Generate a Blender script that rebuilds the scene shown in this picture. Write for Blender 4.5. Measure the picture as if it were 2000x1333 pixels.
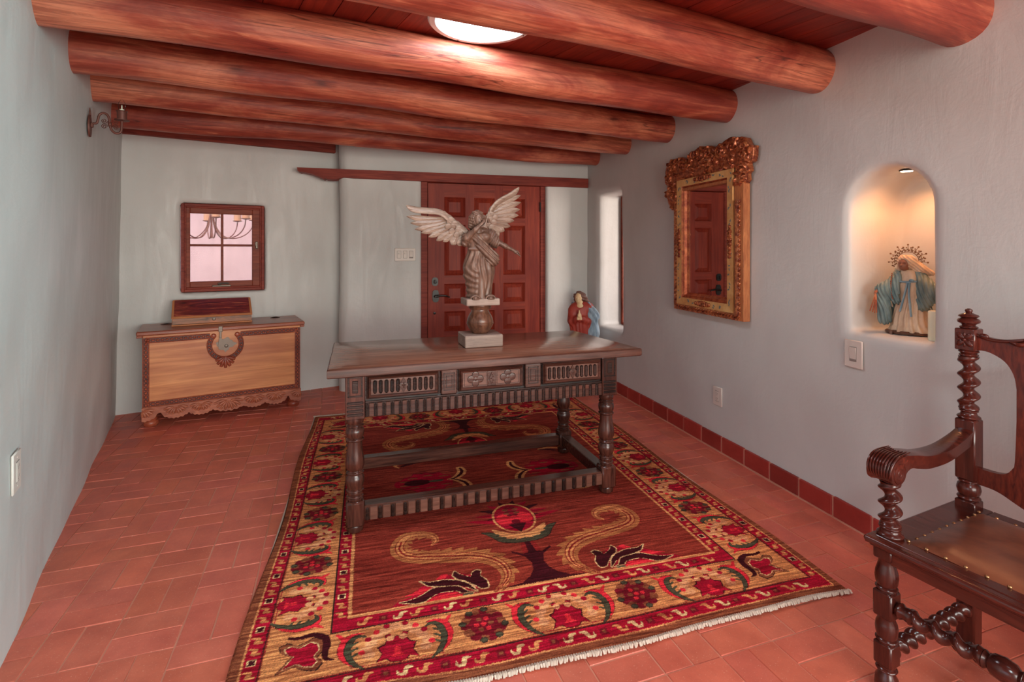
import bpy, math, random
import numpy as np
from mathutils import Vector, Matrix

for _o in list(bpy.data.objects):
    bpy.data.objects.remove(_o, do_unlink=True)
SC = bpy.context.scene
COL = SC.collection
PI = math.pi

# ------------------------------------------------------------------ camera
cam_d = bpy.data.cameras.new('camera')
cam = bpy.data.objects.new('camera', cam_d)
COL.objects.link(cam)
cam_d.sensor_fit = 'HORIZONTAL'
cam_d.sensor_width = 36.0
cam_d.lens = 36.0 * 1020 / 2000
cam_d.shift_x = 0.0
cam_d.shift_y = -(666.5 - 488.0) / 2000
cam_d.clip_start = 0.02
cam.location = (0, 0, 1.35)
cam.rotation_euler = (PI / 2, 0, -math.atan(282 / 1020))
SC.camera = cam

# ------------------------------------------------------------------ exposure, world, daylight
SC.view_settings.view_transform = 'Standard'
SC.view_settings.look = 'None'
SC.view_settings.gamma = 1.0
SC.view_settings.use_curve_mapping = False
SC.view_settings.exposure = 0.12

world = bpy.data.worlds.new('sky')
SC.world = world
world.use_nodes = True
_wn = world.node_tree
_bg = _wn.nodes['Background']
_sky = _wn.nodes.new('ShaderNodeTexSky')
_sky.sky_type = 'NISHITA'
_sky.sun_disc = False
_sky.sun_elevation = math.radians(50)
_sky.sun_rotation = math.radians(190)
_wn.links.new(_sky.outputs[0], _bg.inputs[0])
_bg.inputs[1].default_value = 0.24

def light(name, kind, loc, rot, energy, color=(1, 1, 1), **kw):
    d = bpy.data.lights.new(name, kind)
    d.energy = energy
    d.color = color
    for k, v in kw.items():
        setattr(d, k, v)
    o = bpy.data.objects.new(name, d)
    o.location = loc
    o.rotation_euler = rot
    COL.objects.link(o)
    return o

def aim(loc, to):
    return (Vector(to) - Vector(loc)).to_track_quat('-Z', 'Y').to_euler()

light('sun', 'SUN', (0, -5, 8), aim((-1.6, -4.5, 7), (0, 0, 0)), 2.1, (1.0, 0.96, 0.94), angle=0.01)
# daylight through the glazed openings of the part of the room behind the camera
light('daylight_rear', 'AREA', (1.9, -3.15, 1.4), (PI / 2, 0, 0), 220, (1.0, 0.96, 0.86),
      shape='RECTANGLE', size=3.9, size_y=1.75)
light('daylight_left', 'AREA', (-3.05, -1.0, 1.3), (PI / 2, 0, -PI / 2), 6, (0.82, 0.93, 1.0),
      shape='RECTANGLE', size=2.6, size_y=1.6)
light('daylight_right', 'AREA', (4.25, -1.3, 1.35), (PI / 2, 0, PI / 2), 340, (0.40, 0.96, 1.0),
      shape='RECTANGLE', size=2.2, size_y=1.7)
# two added fill discs at the ceiling, out of view, no skylights there
for _x, _y, _e in ((1.3, 0.35, 4), (0.2, -0.9, 32)):
    light('fill_overhead', 'AREA', (_x, _y, 2.375), (0, 0, 0), _e, (0.72, 0.96, 0.98), shape='DISK', size=0.45)
# daylight through the slit window
light('daylight_slit', 'AREA', (3.9, 3.5, 1.5), aim((3.9, 3.5, 1.5), (2.35, 4.8, 1.25)), 52, (1.0, 0.84, 0.74),
      shape='RECTANGLE', size=0.7, size_y=1.2)
light('daylight_slit', 'AREA', (3.3, 4.75, 1.4), (0, PI / 2, 0), 5, (1.0, 0.84, 0.74),
      shape='RECTANGLE', size=1.4, size_y=0.5)

# ------------------------------------------------------------------ colour helper
GAIN = 1.55
def lin(c):
    c = c / 255.0
    return c / 12.92 if c <= 0.04045 else ((c + 0.055) / 1.055) ** 2.4
def C(r, g, b, k=None):
    k = GAIN if k is None else k
    return tuple(min(0.88, lin(v) * k) for v in (r, g, b)) + (1.0,)

# ------------------------------------------------------------------ materials
class NT:
    def __init__(s, name):
        s.m = bpy.data.materials.new(name)
        s.m.use_nodes = True
        s.t = s.m.node_tree
        s.t.nodes.clear()
        s.out = s.n('ShaderNodeOutputMaterial')
        s.b = s.n('ShaderNodeBsdfPrincipled')
        s.l(s.b.outputs[0], s.out.inputs[0])
        s._co = None
    def n(s, kind, **kw):
        x = s.t.nodes.new(kind)
        for k, v in kw.items():
            setattr(x, k, v)
        return x
    def l(s, a, b):
        s.t.links.new(a, b)
    def inp(s, **kw):
        for k, v in kw.items():
            s.b.inputs[k.replace('_', ' ')].default_value = v
    def co(s, scale=(1, 1, 1), rot=(0, 0, 0), loc=(0, 0, 0)):
        if s._co is None:
            s._co = s.n('ShaderNodeTexCoord')
        mp = s.n('ShaderNodeMapping')
        mp.inputs['Scale'].default_value = scale
        mp.inputs['Rotation'].default_value = rot
        mp.inputs['Location'].default_value = loc
        s.l(s._co.outputs['Object'], mp.inputs[0])
        return mp.outputs[0]
    def noise(s, vec, scale=5, detail=4, rough=0.55, dist=0.0):
        x = s.n('ShaderNodeTexNoise')
        x.inputs['Scale'].default_value = scale
        x.inputs['Detail'].default_value = detail
        x.inputs['Roughness'].default_value = rough
        x.inputs['Distortion'].default_value = dist
        s.l(vec, x.inputs['Vector'])
        return x.outputs['Fac']
    def ramp(s, fac, stops):
        x = s.n('ShaderNodeValToRGB')
        e = x.color_ramp.elements
        while len(e) > 1:
            e.remove(e[-1])
        e[0].position, e[0].color = stops[0]
        for p, c in stops[1:]:
            k = e.new(p)
            k.color = c
        s.l(fac, x.inputs[0])
        return x.outputs[0]
    def mix(s, fac, a, b, mode='MIX'):
        x = s.n('ShaderNodeMix', data_type='RGBA', blend_type=mode)
        for i, v in ((0, fac), (6, a), (7, b)):
            if hasattr(v, 'default_value') or hasattr(v, 'links'):
                s.l(v, x.inputs[i])
            else:
                x.inputs[i].default_value = v
        return x.outputs[2]
    def math(s, op, a, b=0.5):
        x = s.n('ShaderNodeMath', operation=op)
        for i, v in ((0, a), (1, b)):
            if hasattr(v, 'links'):
                s.l(v, x.inputs[i])
            else:
                x.inputs[i].default_value = v
        return x.outputs[0]
    def bump(s, h, strength=0.3, dist=0.01, prev=None):
        x = s.n('ShaderNodeBump')
        x.inputs['Strength'].default_value = strength
        x.inputs['Distance'].default_value = dist
        s.l(h, x.inputs['Height'])
        if prev is not None:
            s.l(prev, x.inputs['Normal'])
        return x.outputs[0]
    def attr(s, name):
        return s.n('ShaderNodeAttribute', attribute_name=name).outputs['Color']

def flat(name, col, rough=0.5, metal=0.0, **kw):
    t = NT(name)
    t.inp(Base_Color=col, Roughness=rough, Metallic=metal, **kw)
    return t.m

def wood(name, lo, hi, axis=0, fine=18, stretch=14, rough=0.42, blotch=None, bump=0.12, knots=False, tint=False,
         spec=0.5, wear=None):
    """grain that runs along one object axis, with blotches"""
    t = NT(name)
    sc = [1.0, 1.0, 1.0]
    sc[axis] = 1.0 / stretch
    v = t.co(tuple(sc))
    g = t.noise(v, fine * 3, 6, 0.6, 0.6)
    c = t.ramp(g, [(0.32, lo), (0.68, hi)])
    sc2 = [1.0, 1.0, 1.0]
    sc2[axis] = 0.3
    b = t.noise(t.co(tuple(sc2)), 5, 3, 0.5, 0.3)
    if blotch is None:
        blotch = tuple(x * 0.55 for x in lo[:3]) + (1,)
    c = t.mix(t.ramp(b, [(0.42, (0, 0, 0, 1)), (0.75, (0.75, 0.75, 0.75, 1))]), c, blotch)
    h = g
    if knots:
        sk = [3.6, 3.6, 3.6]
        sk[axis] = 1.7
        vo = t.n('ShaderNodeTexVoronoi')
        t.l(t.co(tuple(sk)), vo.inputs['Vector'])
        vo.inputs['Scale'].default_value = 1.0
        k = t.ramp(vo.outputs['Distance'], [(0.03, (0.7, 0.7, 0.7, 1)), (0.13, (0, 0, 0, 1))])
        c = t.mix(k, c, tuple(x * 0.4 for x in lo[:3]) + (1,))
    if wear is not None:
        w = t.noise(t.co((1, 1, 1)), 26, 5, 0.7)
        c = t.mix(t.ramp(w, [(0.6, (0, 0, 0, 1)), (0.72, (0.7, 0.7, 0.7, 1))]), c, wear)
    if tint:
        c = t.mix(1.0, c, t.attr('tint'), 'MULTIPLY')
    t.l(c, t.b.inputs['Base Color'])
    t.inp(Roughness=rough)
    t.b.inputs['Specular IOR Level'].default_value = spec
    t.l(t.bump(h, bump, 0.004), t.b.inputs['Normal'])
    return t.m

M = {}
def make_materials():
    # plaster
    t = NT('plaster')
    a = t.noise(t.co((1, 1, 0.7)), 1.6, 4, 0.6, 0.5)
    c = t.ramp(a, [(0.3, (0.61, 0.605, 0.585, 1)), (0.7, (0.69, 0.69, 0.67, 1))])
    st = t.noise(t.co((6, 6, 1.2), rot=(0.4, 0.35, 0)), 1.3, 5, 0.65, 1.2)
    r = t.ramp(st, [(0.35, (0.62, 0.62, 0.62, 1)), (0.65, (0.36, 0.36, 0.36, 1))])
    t.l(c, t.b.inputs['Base Color'])
    t.l(r, t.b.inputs['Roughness'])
    f = t.noise(t.co((1, 1, 1)), 9, 5, 0.6, 0.4)
    n1 = t.bump(f, 0.12, 0.02)
    t.l(t.bump(st, 0.10, 0.02, n1), t.b.inputs['Normal'])
    M['plaster'] = t.m
    # terracotta
    t = NT('terracotta')
    n = t.noise(t.co(), 7, 5, 0.65)
    c = t.ramp(n, [(0.3, C(162, 78, 62)), (0.7, C(186, 98, 78))])
    c = t.mix(1.0, c, t.attr('tint'), 'MULTIPLY')
    sp = t.noise(t.co((1, 2.2, 1), rot=(0, 0, 0.5)), 130, 2, 0.6)
    c = t.mix(t.ramp(sp, [(0.65, (0, 0, 0, 1)), (0.73, (0.6, 0.6, 0.6, 1))]), c, C(226, 164, 142))
    t.l(c, t.b.inputs['Base Color'])
    t.l(t.ramp(n, [(0.3, (0.42, 0.42, 0.42, 1)), (0.8, (0.6, 0.6, 0.6, 1))]), t.b.inputs['Roughness'])
    t.l(t.bump(t.noise(t.co(), 40, 4, 0.6), 0.25, 0.004), t.b.inputs['Normal'])
    M['tile'] = t.m
    t = NT('baseboard_tile')
    n = t.noise(t.co(), 9, 5, 0.65)
    c = t.ramp(n, [(0.3, C(128, 38, 32)), (0.7, C(146, 50, 42))])
    c = t.mix(1.0, c, t.attr('tint'), 'MULTIPLY')
    t.l(c, t.b.inputs['Base Color'])
    t.inp(Roughness=0.5)
    M['base_tile'] = t.m
    M['grout'] = flat('grout', C(176, 122, 102), 0.9)
    M['plank'] = wood('ceiling_plank', C(98, 28, 22), C(132, 46, 31), 0, 14, 16, 0.5, C(78, 18, 16), 0.15, True, True)
    t = NT('peeled_log')
    inf = t.n('ShaderNodeObjectInfo')
    ofs = t.n('ShaderNodeVectorMath', operation='SCALE')
    ofs.inputs[0].default_value = (37.0, 11.0, 5.0)
    t.l(inf.outputs['Random'], ofs.inputs['Scale'])
    def shifted(scale):
        v = t.n('ShaderNodeVectorMath', operation='ADD')
        t.l(t.co((1, 1, 1)), v.inputs[0])
        t.l(ofs.outputs[0], v.inputs[1])
        m = t.n('ShaderNodeVectorMath', operation='MULTIPLY')
        t.l(v.outputs[0], m.inputs[0])
        m.inputs[1].default_value = scale
        return m.outputs[0]
    big = t.noise(shifted((0.9, 3.0, 3.0)), 1.6, 5, 0.62, 0.8)
    c = t.ramp(big, [(0.32, C(112, 40, 31)), (0.46, C(142, 66, 49)), (0.56, C(168, 96, 71)), (0.70, C(192, 122, 92))])
    gr = t.noise(shifted((0.8, 16, 16)), 3.2, 7, 0.68, 0.9)
    c = t.mix(t.ramp(gr, [(0.40, (0.55, 0.55, 0.55, 1)), (0.56, (0, 0, 0, 1))]), c, C(96, 32, 24))
    c = t.mix(t.ramp(gr, [(0.60, (0, 0, 0, 1)), (0.74, (0.5, 0.5, 0.5, 1))]), c, C(206, 126, 90))
    vo = t.n('ShaderNodeTexVoronoi')
    t.l(shifted((1.7, 4.2, 4.2)), vo.inputs['Vector'])
    vo.inputs['Scale'].default_value = 1.0
    kn = t.math('ADD', vo.outputs['Distance'], t.math('MULTIPLY', gr, 0.10))
    c = t.mix(t.ramp(kn, [(0.09, (0.85, 0.85, 0.85, 1)), (0.13, (0.35, 0.35, 0.35, 1)), (0.22, (0, 0, 0, 1))]), c, C(78, 30, 24))
    ck = t.noise(shifted((0.22, 5, 5)), 2.2, 3, 0.5, 0.35)
    ckm = t.ramp(ck, [(0.488, (0, 0, 0, 1)), (0.496, (0.8, 0.8, 0.8, 1)), (0.504, (0, 0, 0, 1))])
    gate = t.ramp(t.noise(shifted((0.6, 2, 2)), 1.3, 2, 0.5), [(0.5, (0, 0, 0, 1)), (0.6, (1, 1, 1, 1))])
    c = t.mix(t.math('MULTIPLY', ckm, gate), c, C(52, 18, 15))
    t.l(c, t.b.inputs['Base Color'])
    t.inp(Roughness=0.42)
    n1 = t.bump(gr, 0.35, 0.006)
    t.l(t.bump(kn, 0.4, 0.02, n1), t.b.inputs['Normal'])
    M['viga'] = t.m
    M['trim'] = wood('trim_wood', C(96, 32, 24), C(132, 56, 42), 0, 18, 14, 0.55, C(84, 24, 18), spec=0.3)
    M['door'] = wood('door_wood', C(104, 36, 26), C(138, 54, 36), 2, 16, 16, 0.5, C(96, 24, 18), spec=0.3)
    M['door_rail'] = wood('door_rail_wood', C(104, 36, 26), C(138, 54, 36), 0, 16, 16, 0.5, C(96, 24, 18), spec=0.3)
    M['sash'] = wood('sash_wood', C(100, 42, 30), C(132, 64, 45), 0, 22, 12, 0.5, spec=0.25)
    M['table'] = wood('old_walnut', C(42, 22, 18), C(80, 48, 38), 0, 20, 16, 0.25, C(30, 16, 13), 0.3)
    M['table_v'] = wood('old_walnut_upright', C(40, 20, 16), C(78, 44, 35), 2, 20, 10, 0.2, C(28, 15, 12), 0.2)
    M['table_top'] = wood('old_walnut_top', C(98, 60, 46), C(142, 98, 79), 0, 16, 22, 0.16, C(72, 42, 32), 0.10)
    M['table_dark'] = wood('ebonised_walnut', C(24, 16, 14), C(48, 34, 30), 0, 20, 14, 0.22, C(18, 12, 11), 0.2)
    M['table_worn'] = wood('worn_walnut', C(72, 42, 33), C(106, 70, 58), 0, 24, 12, 0.34, C(52, 28, 22), 0.25)
    M['table_edge'] = wood('old_walnut_edge', C(54, 28, 22), C(90, 54, 43), 0, 20, 14, 0.42, C(38, 20, 16), 0.3, spec=0.35)
    M['chair'] = wood('dark_oak', C(50, 18, 14), C(76, 31, 23), 2, 24, 9, 0.2, C(34, 12, 10), 0.08)
    M['chair_h'] = wood('dark_oak_level', C(50, 18, 14), C(80, 33, 24), 0, 24, 9, 0.2, C(34, 12, 10), 0.08)
    M['splat'] = wood('figured_oak', C(58, 16, 11), C(98, 36, 23), 2, 34, 5, 0.26, C(52, 16, 12), 0.1)
    t = NT('leather')
    n = t.noise(t.co(), 5, 5, 0.6, 0.3)
    c = t.ramp(n, [(0.35, C(62, 30, 22)), (0.52, C(100, 55, 38)), (0.7, C(118, 68, 46))])
    t.l(c, t.b.inputs['Base Color'])
    t.inp(Roughness=0.33)
    t.l(t.bump(t.noise(t.co(), 160, 3, 0.6), 0.15, 0.002), t.b.inputs['Normal'])
    M['leather'] = t.m
    M['brass'] = flat('aged_brass', C(150, 112, 78), 0.32, 0.9)
    M['honey'] = wood('honey_cedar', C(160, 94, 54), C(196, 134, 86), 0, 9, 20, 0.36, C(140, 70, 42), 0.1)
    M['carved'] = wood('carved_cedar', C(112, 46, 31), C(162, 84, 57), 0, 30, 5, 0.32, C(88, 30, 20), 0.2)
    M['carved_shade'] = wood('carved_ground_shade', C(56, 18, 13), C(84, 32, 22), 0, 30, 5, 0.45, C(40, 12, 9), 0.2)  # dark ground paints in shade between the beads to deepen the carving
    M['shell'] = wood('shell_cedar', C(128, 64, 44), C(172, 104, 76), 0, 30, 5, 0.38, C(104, 48, 34), 0.2)
    M['lid'] = wood('chest_lid_cedar', C(112, 52, 36), C(158, 92, 66), 0, 14, 18, 0.3, C(96, 40, 28))
    t = NT('worn_red_paint')
    v = t.co((0.14, 1, 1))
    n = t.noise(v, 34, 6, 0.7, 0.6)
    c = t.ramp(n, [(0.36, C(56, 16, 16)), (0.5, C(104, 26, 20)), (0.6, C(124, 44, 30)), (0.68, C(176, 96, 58))])
    t.l(c, t.b.inputs['Base Color'])
    t.inp(Roughness=0.42)
    M['redpaint'] = t.m
    t = NT('worn_grey_paint')
    n = t.noise(t.co((0.14, 1, 1)), 26, 6, 0.7, 0.6)
    c = t.ramp(n, [(0.36, C(84, 68, 60)), (0.52, C(138, 96, 74)), (0.66, C(176, 106, 72))])
    t.l(c, t.b.inputs['Base Color'])
    t.inp(Roughness=0.5)
    M['greypaint'] = t.m
    M['edge'] = flat('bare_cedar_edge', C(168, 104, 62), 0.5)
    M['steel'] = flat('dull_steel', C(98, 88, 80), 0.42, 0.6)
    M['iron'] = flat('black_iron', C(44, 38, 36), 0.38, 0.7)
    M['rust'] = flat('brown_iron', C(88, 50, 42), 0.5, 0.35)
    M['patio_iron'] = flat('brown_patio_iron', C(118, 66, 54), 0.6, 0.0)
    M['glass_cup'] = flat('amber_candle_cup', C(196, 140, 104), 0.4)
    M['bronze'] = flat('dark_bronze', C(24, 19, 17), 0.35, 0.2)
    M['white'] = flat('white_plastic', C(188, 178, 170), 0.35)
    M['whitegap'] = flat('switch_gap', C(120, 110, 104), 0.5)
    M['candle'] = flat('candle_wax', C(226, 200, 176), 0.5)
    M['cable'] = flat('pale_porcelain', C(190, 180, 168), 0.3)
    # angel woods
    M['angel'] = wood('grey_washed_wood', C(72, 50, 41), C(116, 88, 74), 2, 26, 8, 0.4, C(56, 35, 27), 0.2)
    M['wing'] = wood('pale_washed_wood', C(104, 84, 72), C(152, 132, 118), 0, 30, 6, 0.4, C(82, 60, 49), 0.2)
    M['plinth'] = wood('plinth_wood', C(110, 92, 84), C(146, 126, 114), 0, 18, 10, 0.5, C(96, 74, 64), 0.2)
    M['urn'] = wood('turned_dark_wood', C(62, 36, 26), C(112, 76, 58), 2, 16, 6, 0.28, C(46, 26, 20), 0.15)
    # painted figures
    M['skin'] = flat('painted_skin', C(206, 172, 132), 0.4)
    M['hair'] = flat('painted_brown_hair', C(96, 66, 56), 0.55)
    def painted(nm, a, b, sc=14, r=0.5):
        t = NT(nm)
        t.l(t.ramp(t.noise(t.co((1, 1, 0.35)), sc, 4, 0.6), [(0.35, a), (0.65, b)]), t.b.inputs['Base Color'])
        t.inp(Roughness=r)
        return t.m
    M['redrobe'] = painted('painted_red_robe', C(124, 42, 34), C(150, 58, 46))
    M['bluecloak'] = painted('painted_blue_cloak', C(92, 112, 128), C(150, 168, 178))
    M['creamrobe'] = painted('painted_cream_robe', C(158, 132, 108), C(196, 172, 146), 22)
    M['tealcloak'] = painted('painted_teal_cloak', C(66, 86, 88), C(116, 130, 124), 22)
    M['ribbon'] = painted('painted_blue_ribbon', C(82, 108, 122), C(120, 142, 150), 22)
    M['shade_skin'] = flat('shade_toned_skin', C(120, 76, 56), 0.5)  # shade on the veiled face is put into the skin colour
    M['halo'] = flat('halo_metal', C(112, 84, 62), 0.5, 0.5)
    # mirror
    def gilt(nm, lo, hi, rough=0.36, sc=30, metal=0.45):
        t = NT(nm)
        n = t.noise(t.co(), sc, 5, 0.7)
        t.l(t.ramp(n, [(0.38, lo), (0.62, hi)]), t.b.inputs['Base Color'])
        t.inp(Roughness=rough, Metallic=metal)
        t.l(t.bump(n, 0.2, 0.003), t.b.inputs['Normal'])
        return t.m
    M['gilt'] = gilt('gilded_panel', C(178, 128, 78), C(206, 160, 104), 0.35, 9, 0.3)
    M['gilt_red'] = gilt('gilded_carving', C(92, 34, 24), C(168, 100, 62), 0.28, 40)
    M['gilt_dark'] = gilt('red_bole_moulding', C(118, 46, 30), C(168, 94, 58), 0.32, 24)
    M['gilt_side'] = wood('frame_side_wood', C(140, 78, 46), C(182, 116, 70), 2, 26, 6, 0.5)
    M['vine'] = flat('painted_vine', C(92, 96, 92), 0.5)
    M['mirror'] = flat('mirror_glass', (0.86, 0.86, 0.86, 1), 0.015, 1.0)
    # glass
    t = NT('window_glass')
    tr = t.n('ShaderNodeBsdfTransparent')
    gl = t.n('ShaderNodeBsdfGlossy')
    gl.inputs['Roughness'].default_value = 0.02
    fr = t.n('ShaderNodeFresnel')
    fr.inputs[0].default_value = 1.12
    mx = t.n('ShaderNodeMixShader')
    t.l(fr.outputs[0], mx.inputs[0])
    t.l(tr.outputs[0], mx.inputs[1])
    t.l(gl.outputs[0], mx.inputs[2])
    t.l(mx.outputs[0], t.out.inputs[0])
    M['glass'] = t.m
    def emit(nm, col, s):
        t = NT(nm)
        t.inp(Base_Color=(0.8, 0.8, 0.8, 1))
        t.b.inputs['Emission Color'].default_value = col
        t.b.inputs['Emission Strength'].default_value = s
        return t.m
    M['skylight'] = emit('skylight_diffuser', (0.80, 0.90, 1.0, 1), 21.0)
    M['spot'] = emit('spotlight_lens', (1.0, 0.8, 0.55, 1), 14.0)
    M['skyring'] = flat('skylight_ring', C(190, 204, 206), 0.3)
    M['stucco'] = painted('pink_stucco', C(182, 144, 140), C(196, 158, 153), 6, 0.9)
    M['black'] = flat('black_fixture', C(30, 22, 20), 0.4)
    M['fringe'] = flat('wool_fringe', C(172, 156, 142), 0.95)
    # rug
    t = NT('rug_pile')
    st = t.noise(t.co((5, 85, 1)), 1.0, 6, 0.75, 0.4)
    f = t.noise(t.co((1, 1, 1)), 260, 2, 0.6)
    k = t.ramp(st, [(0.36, (0.42, 0.28, 0.27, 1)), (0.49, (0.95, 0.9, 0.9, 1)), (0.63, (1.75, 2.1, 2.0, 1))])
    c = t.mix(1.0, t.attr('pattern'), k, 'MULTIPLY')
    c = t.mix(t.ramp(f, [(0.35, (0.25, 0.25, 0.25, 1)), (0.6, (0, 0, 0, 1))]), c, C(30, 8, 8))
    t.l(c, t.b.inputs['Base Color'])
    t.inp(Roughness=0.85)
    t.b.inputs['Specular IOR Level'].default_value = 0.15
    t.l(t.bump(f, 0.5, 0.004), t.b.inputs['Normal'])
    M['rug'] = t.m
make_materials()
# ------------------------------------------------------------------ geometry helpers
class MB:
    def __init__(s):
        s.v = []
        s.f = []
        s.mi = []
        s.cur = 0
    def use(s, k):
        s.cur = k
        return s
    def add(s, vs, fs):
        o = len(s.v)
        s.v.extend([tuple(map(float, p)) for p in vs])
        s.f.extend([tuple(i + o for i in f) for f in fs])
        s.mi.extend([s.cur] * len(fs))
        return s
    def box(s, x0, x1, y0, y1, z0, z1, bev=0.0):
        if bev <= 0:
            vs = [(x, y, z) for z in (z0, z1) for y in (y0, y1) for x in (x0, x1)]
            return s.add(vs, [(0, 2, 3, 1), (4, 5, 7, 6), (0, 1, 5, 4), (1, 3, 7, 5), (3, 2, 6, 7), (2, 0, 4, 6)])
        # chamfered box: three shrunk quads per axis
        b = min(bev, (x1 - x0) * .45, (y1 - y0) * .45, (z1 - z0) * .45)
        vs, idx = [], {}
        def vid(p):
            k = tuple(round(c, 7) for c in p)
            if k not in idx:
                idx[k] = len(vs)
                vs.append(p)
            return idx[k]
        X, Y, Z = (x0, x1), (y0, y1), (z0, z1)
        sg = (1, -1)
        fs = []
        def corner(i, j, k, ax):
            p = [X[i] + sg[i] * b, Y[j] + sg[j] * b, Z[k] + sg[k] * b]
            full = [X[i], Y[j], Z[k]]
            p[ax] = full[ax]
            return vid(tuple(p))
        for k in (0, 1):
            q = [corner(0, 0, k, 2), corner(1, 0, k, 2), corner(1, 1, k, 2), corner(0, 1, k, 2)]
            fs.append(tuple(q if k else q[::-1]))
            q = [corner(0, k, 0, 1), corner(1, k, 0, 1), corner(1, k, 1, 1), corner(0, k, 1, 1)]
            fs.append(tuple(q[::-1] if k else q))
            q = [corner(k, 0, 0, 0), corner(k, 1, 0, 0), corner(k, 1, 1, 0), corner(k, 0, 1, 0)]
            fs.append(tuple(q if k else q[::-1]))
        for j in (0, 1):
            for k in (0, 1):
                q = [corner(0, j, k, 1), corner(1, j, k, 1), corner(1, j, k, 2), corner(0, j, k, 2)]
                fs.append(tuple(q))
                q = [corner(j, 0, k, 0), corner(j, 1, k, 0), corner(j, 1, k, 2), corner(j, 0, k, 2)]
                fs.append(tuple(q))
                q = [corner(j, k, 0, 0), corner(j, k, 1, 0), corner(j, k, 1, 1), corner(j, k, 0, 1)]
                fs.append(tuple(q))
        for i in (0, 1):
            for j in (0, 1):
                for k in (0, 1):
                    fs.append((corner(i, j, k, 0), corner(i, j, k, 1), corner(i, j, k, 2)))
        return s.add(vs, fs)
    def lathe(s, prof, c=(0, 0, 0), n=24, axis=2, sx=1.0, sy=1.0, twist=None):
        """prof: list of (radius, height) along the axis"""
        vs, fs = [], []
        for r, h in prof:
            for i in range(n):
                a = 2 * PI * i / n
                p = [r * math.cos(a) * sx, r * math.sin(a) * sy, h]
                if axis == 0:
                    p = [p[2], p[0], p[1]]
                elif axis == 1:
                    p = [p[1], p[2], p[0]]
                vs.append((p[0] + c[0], p[1] + c[1], p[2] + c[2]))
        m = len(prof)
        for j in range(m - 1):
            for i in range(n):
                k = (i + 1) % n
                fs.append((j * n + i, j * n + k, (j + 1) * n + k, (j + 1) * n + i))
        fs.append(tuple(range(n))[::-1])
        fs.append(tuple((m - 1) * n + i for i in range(n)))
        return s.add(vs, fs)
    def tube(s, pts, rad, n=10, closed=False, flat=1.0):
        pts = [Vector(p) for p in pts]
        m = len(pts)
        if not hasattr(rad, '__len__'):
            rad = [rad] * m
        vs, fs = [], []
        prev = None
        for i in range(m):
            a = pts[i - 1] if i > 0 else (pts[-1] if closed else pts[0])
            b = pts[i + 1] if i < m - 1 else (pts[0] if closed else pts[-1])
            t = (b - a)
            if t.length < 1e-9:
                t = Vector((0, 0, 1))
            t.normalize()
            if prev is None:
                u = t.orthogonal().normalized()
            else:
                u = prev - t * prev.dot(t)
                if u.length < 1e-6:
                    u = t.orthogonal()
                u.normalize()
            prev = u
            w = t.cross(u)
            for k in range(n):
                an = 2 * PI * k / n
                vs.append(pts[i] + u * (math.cos(an) * rad[i]) + w * (math.sin(an) * rad[i] * flat))
        rng = range(m) if closed else range(m - 1)
        for i in rng:
            j = (i + 1) % m
            for k in range(n):
                q = (k + 1) % n
                fs.append((i * n + k, i * n + q, j * n + q, j * n + k))
        if not closed:
            fs.append(tuple(range(n))[::-1])
            fs.append(tuple((m - 1) * n + k for k in range(n)))
        return s.add(vs, fs)
    def ball(s, c, r, nu=12, nv=8):
        if not hasattr(r, '__len__'):
            r = (r, r, r)
        vs, fs = [], []
        for j in range(nv + 1):
            ph = PI * j / nv
            for i in range(nu):
                a = 2 * PI * i / nu
                vs.append((c[0] + r[0] * math.sin(ph) * math.cos(a), c[1] + r[1] * math.sin(ph) * math.sin(a),
                           c[2] - r[2] * math.cos(ph)))
        for j in range(nv):
            for i in range(nu):
                k = (i + 1) % nu
                fs.append((j * nu + i, j * nu + k, (j + 1) * nu + k, (j + 1) * nu + i))
        return s.add(vs, fs)
    def prism(s, poly, d0, d1, plane='xz'):
        """2-D outline extruded; plane 'xz' extrudes along y, 'xy' along z, 'yz' along x"""
        n = len(poly)
        def P(p, d):
            if plane == 'xz':
                return (p[0], d, p[1])
            if plane == 'xy':
                return (p[0], p[1], d)
            return (d, p[0], p[1])
        vs = [P(p, d0) for p in poly] + [P(p, d1) for p in poly]
        fs = [tuple(range(n)), tuple(range(n, 2 * n))[::-1]]
        for i in range(n):
            j = (i + 1) % n
            fs.append((i, i + n, j + n, j))
        return s.add(vs, fs)
    def twist(s, p0, p1, r, turns, amp=0.42, n=20, steps=None, hand=1, taper=0.12):
        """barley twist along a straight axis"""
        p0, p1 = Vector(p0), Vector(p1)
        ax = (p1 - p0)
        L = ax.length
        ax.normalize()
        u = ax.orthogonal().normalized()
        w = ax.cross(u)
        steps = steps or int(turns * 16)
        vs, fs = [], []
        for i in range(steps + 1):
            t = i / steps
            e = min(1.0, min(t, 1 - t) / taper + 0.0)
            e = e * e * (3 - 2 * e)
            ph = hand * 2 * PI * turns * t
            off = r * amp * e
            rr = r * (1 - amp * 0.62 * e)
            c = p0 + ax * (L * t) + u * (math.cos(ph) * off) + w * (math.sin(ph) * off)
            for k in range(n):
                a = 2 * PI * k / n
                vs.append(c + u * (rr * math.cos(a)) + w * (rr * math.sin(a)))
        for i in range(steps):
            for k in range(n):
                q = (k + 1) % n
                fs.append((i * n + k, i * n + q, (i + 1) * n + q, (i + 1) * n + k))
        fs.append(tuple(range(n))[::-1])
        fs.append(tuple(steps * n + k for k in range(n)))
        return s.add(vs, fs)
    def xf(s, fn, start=0):
        for i in range(start, len(s.v)):
            s.v[i] = tuple(map(float, fn(*s.v[i])))
        return s
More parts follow.
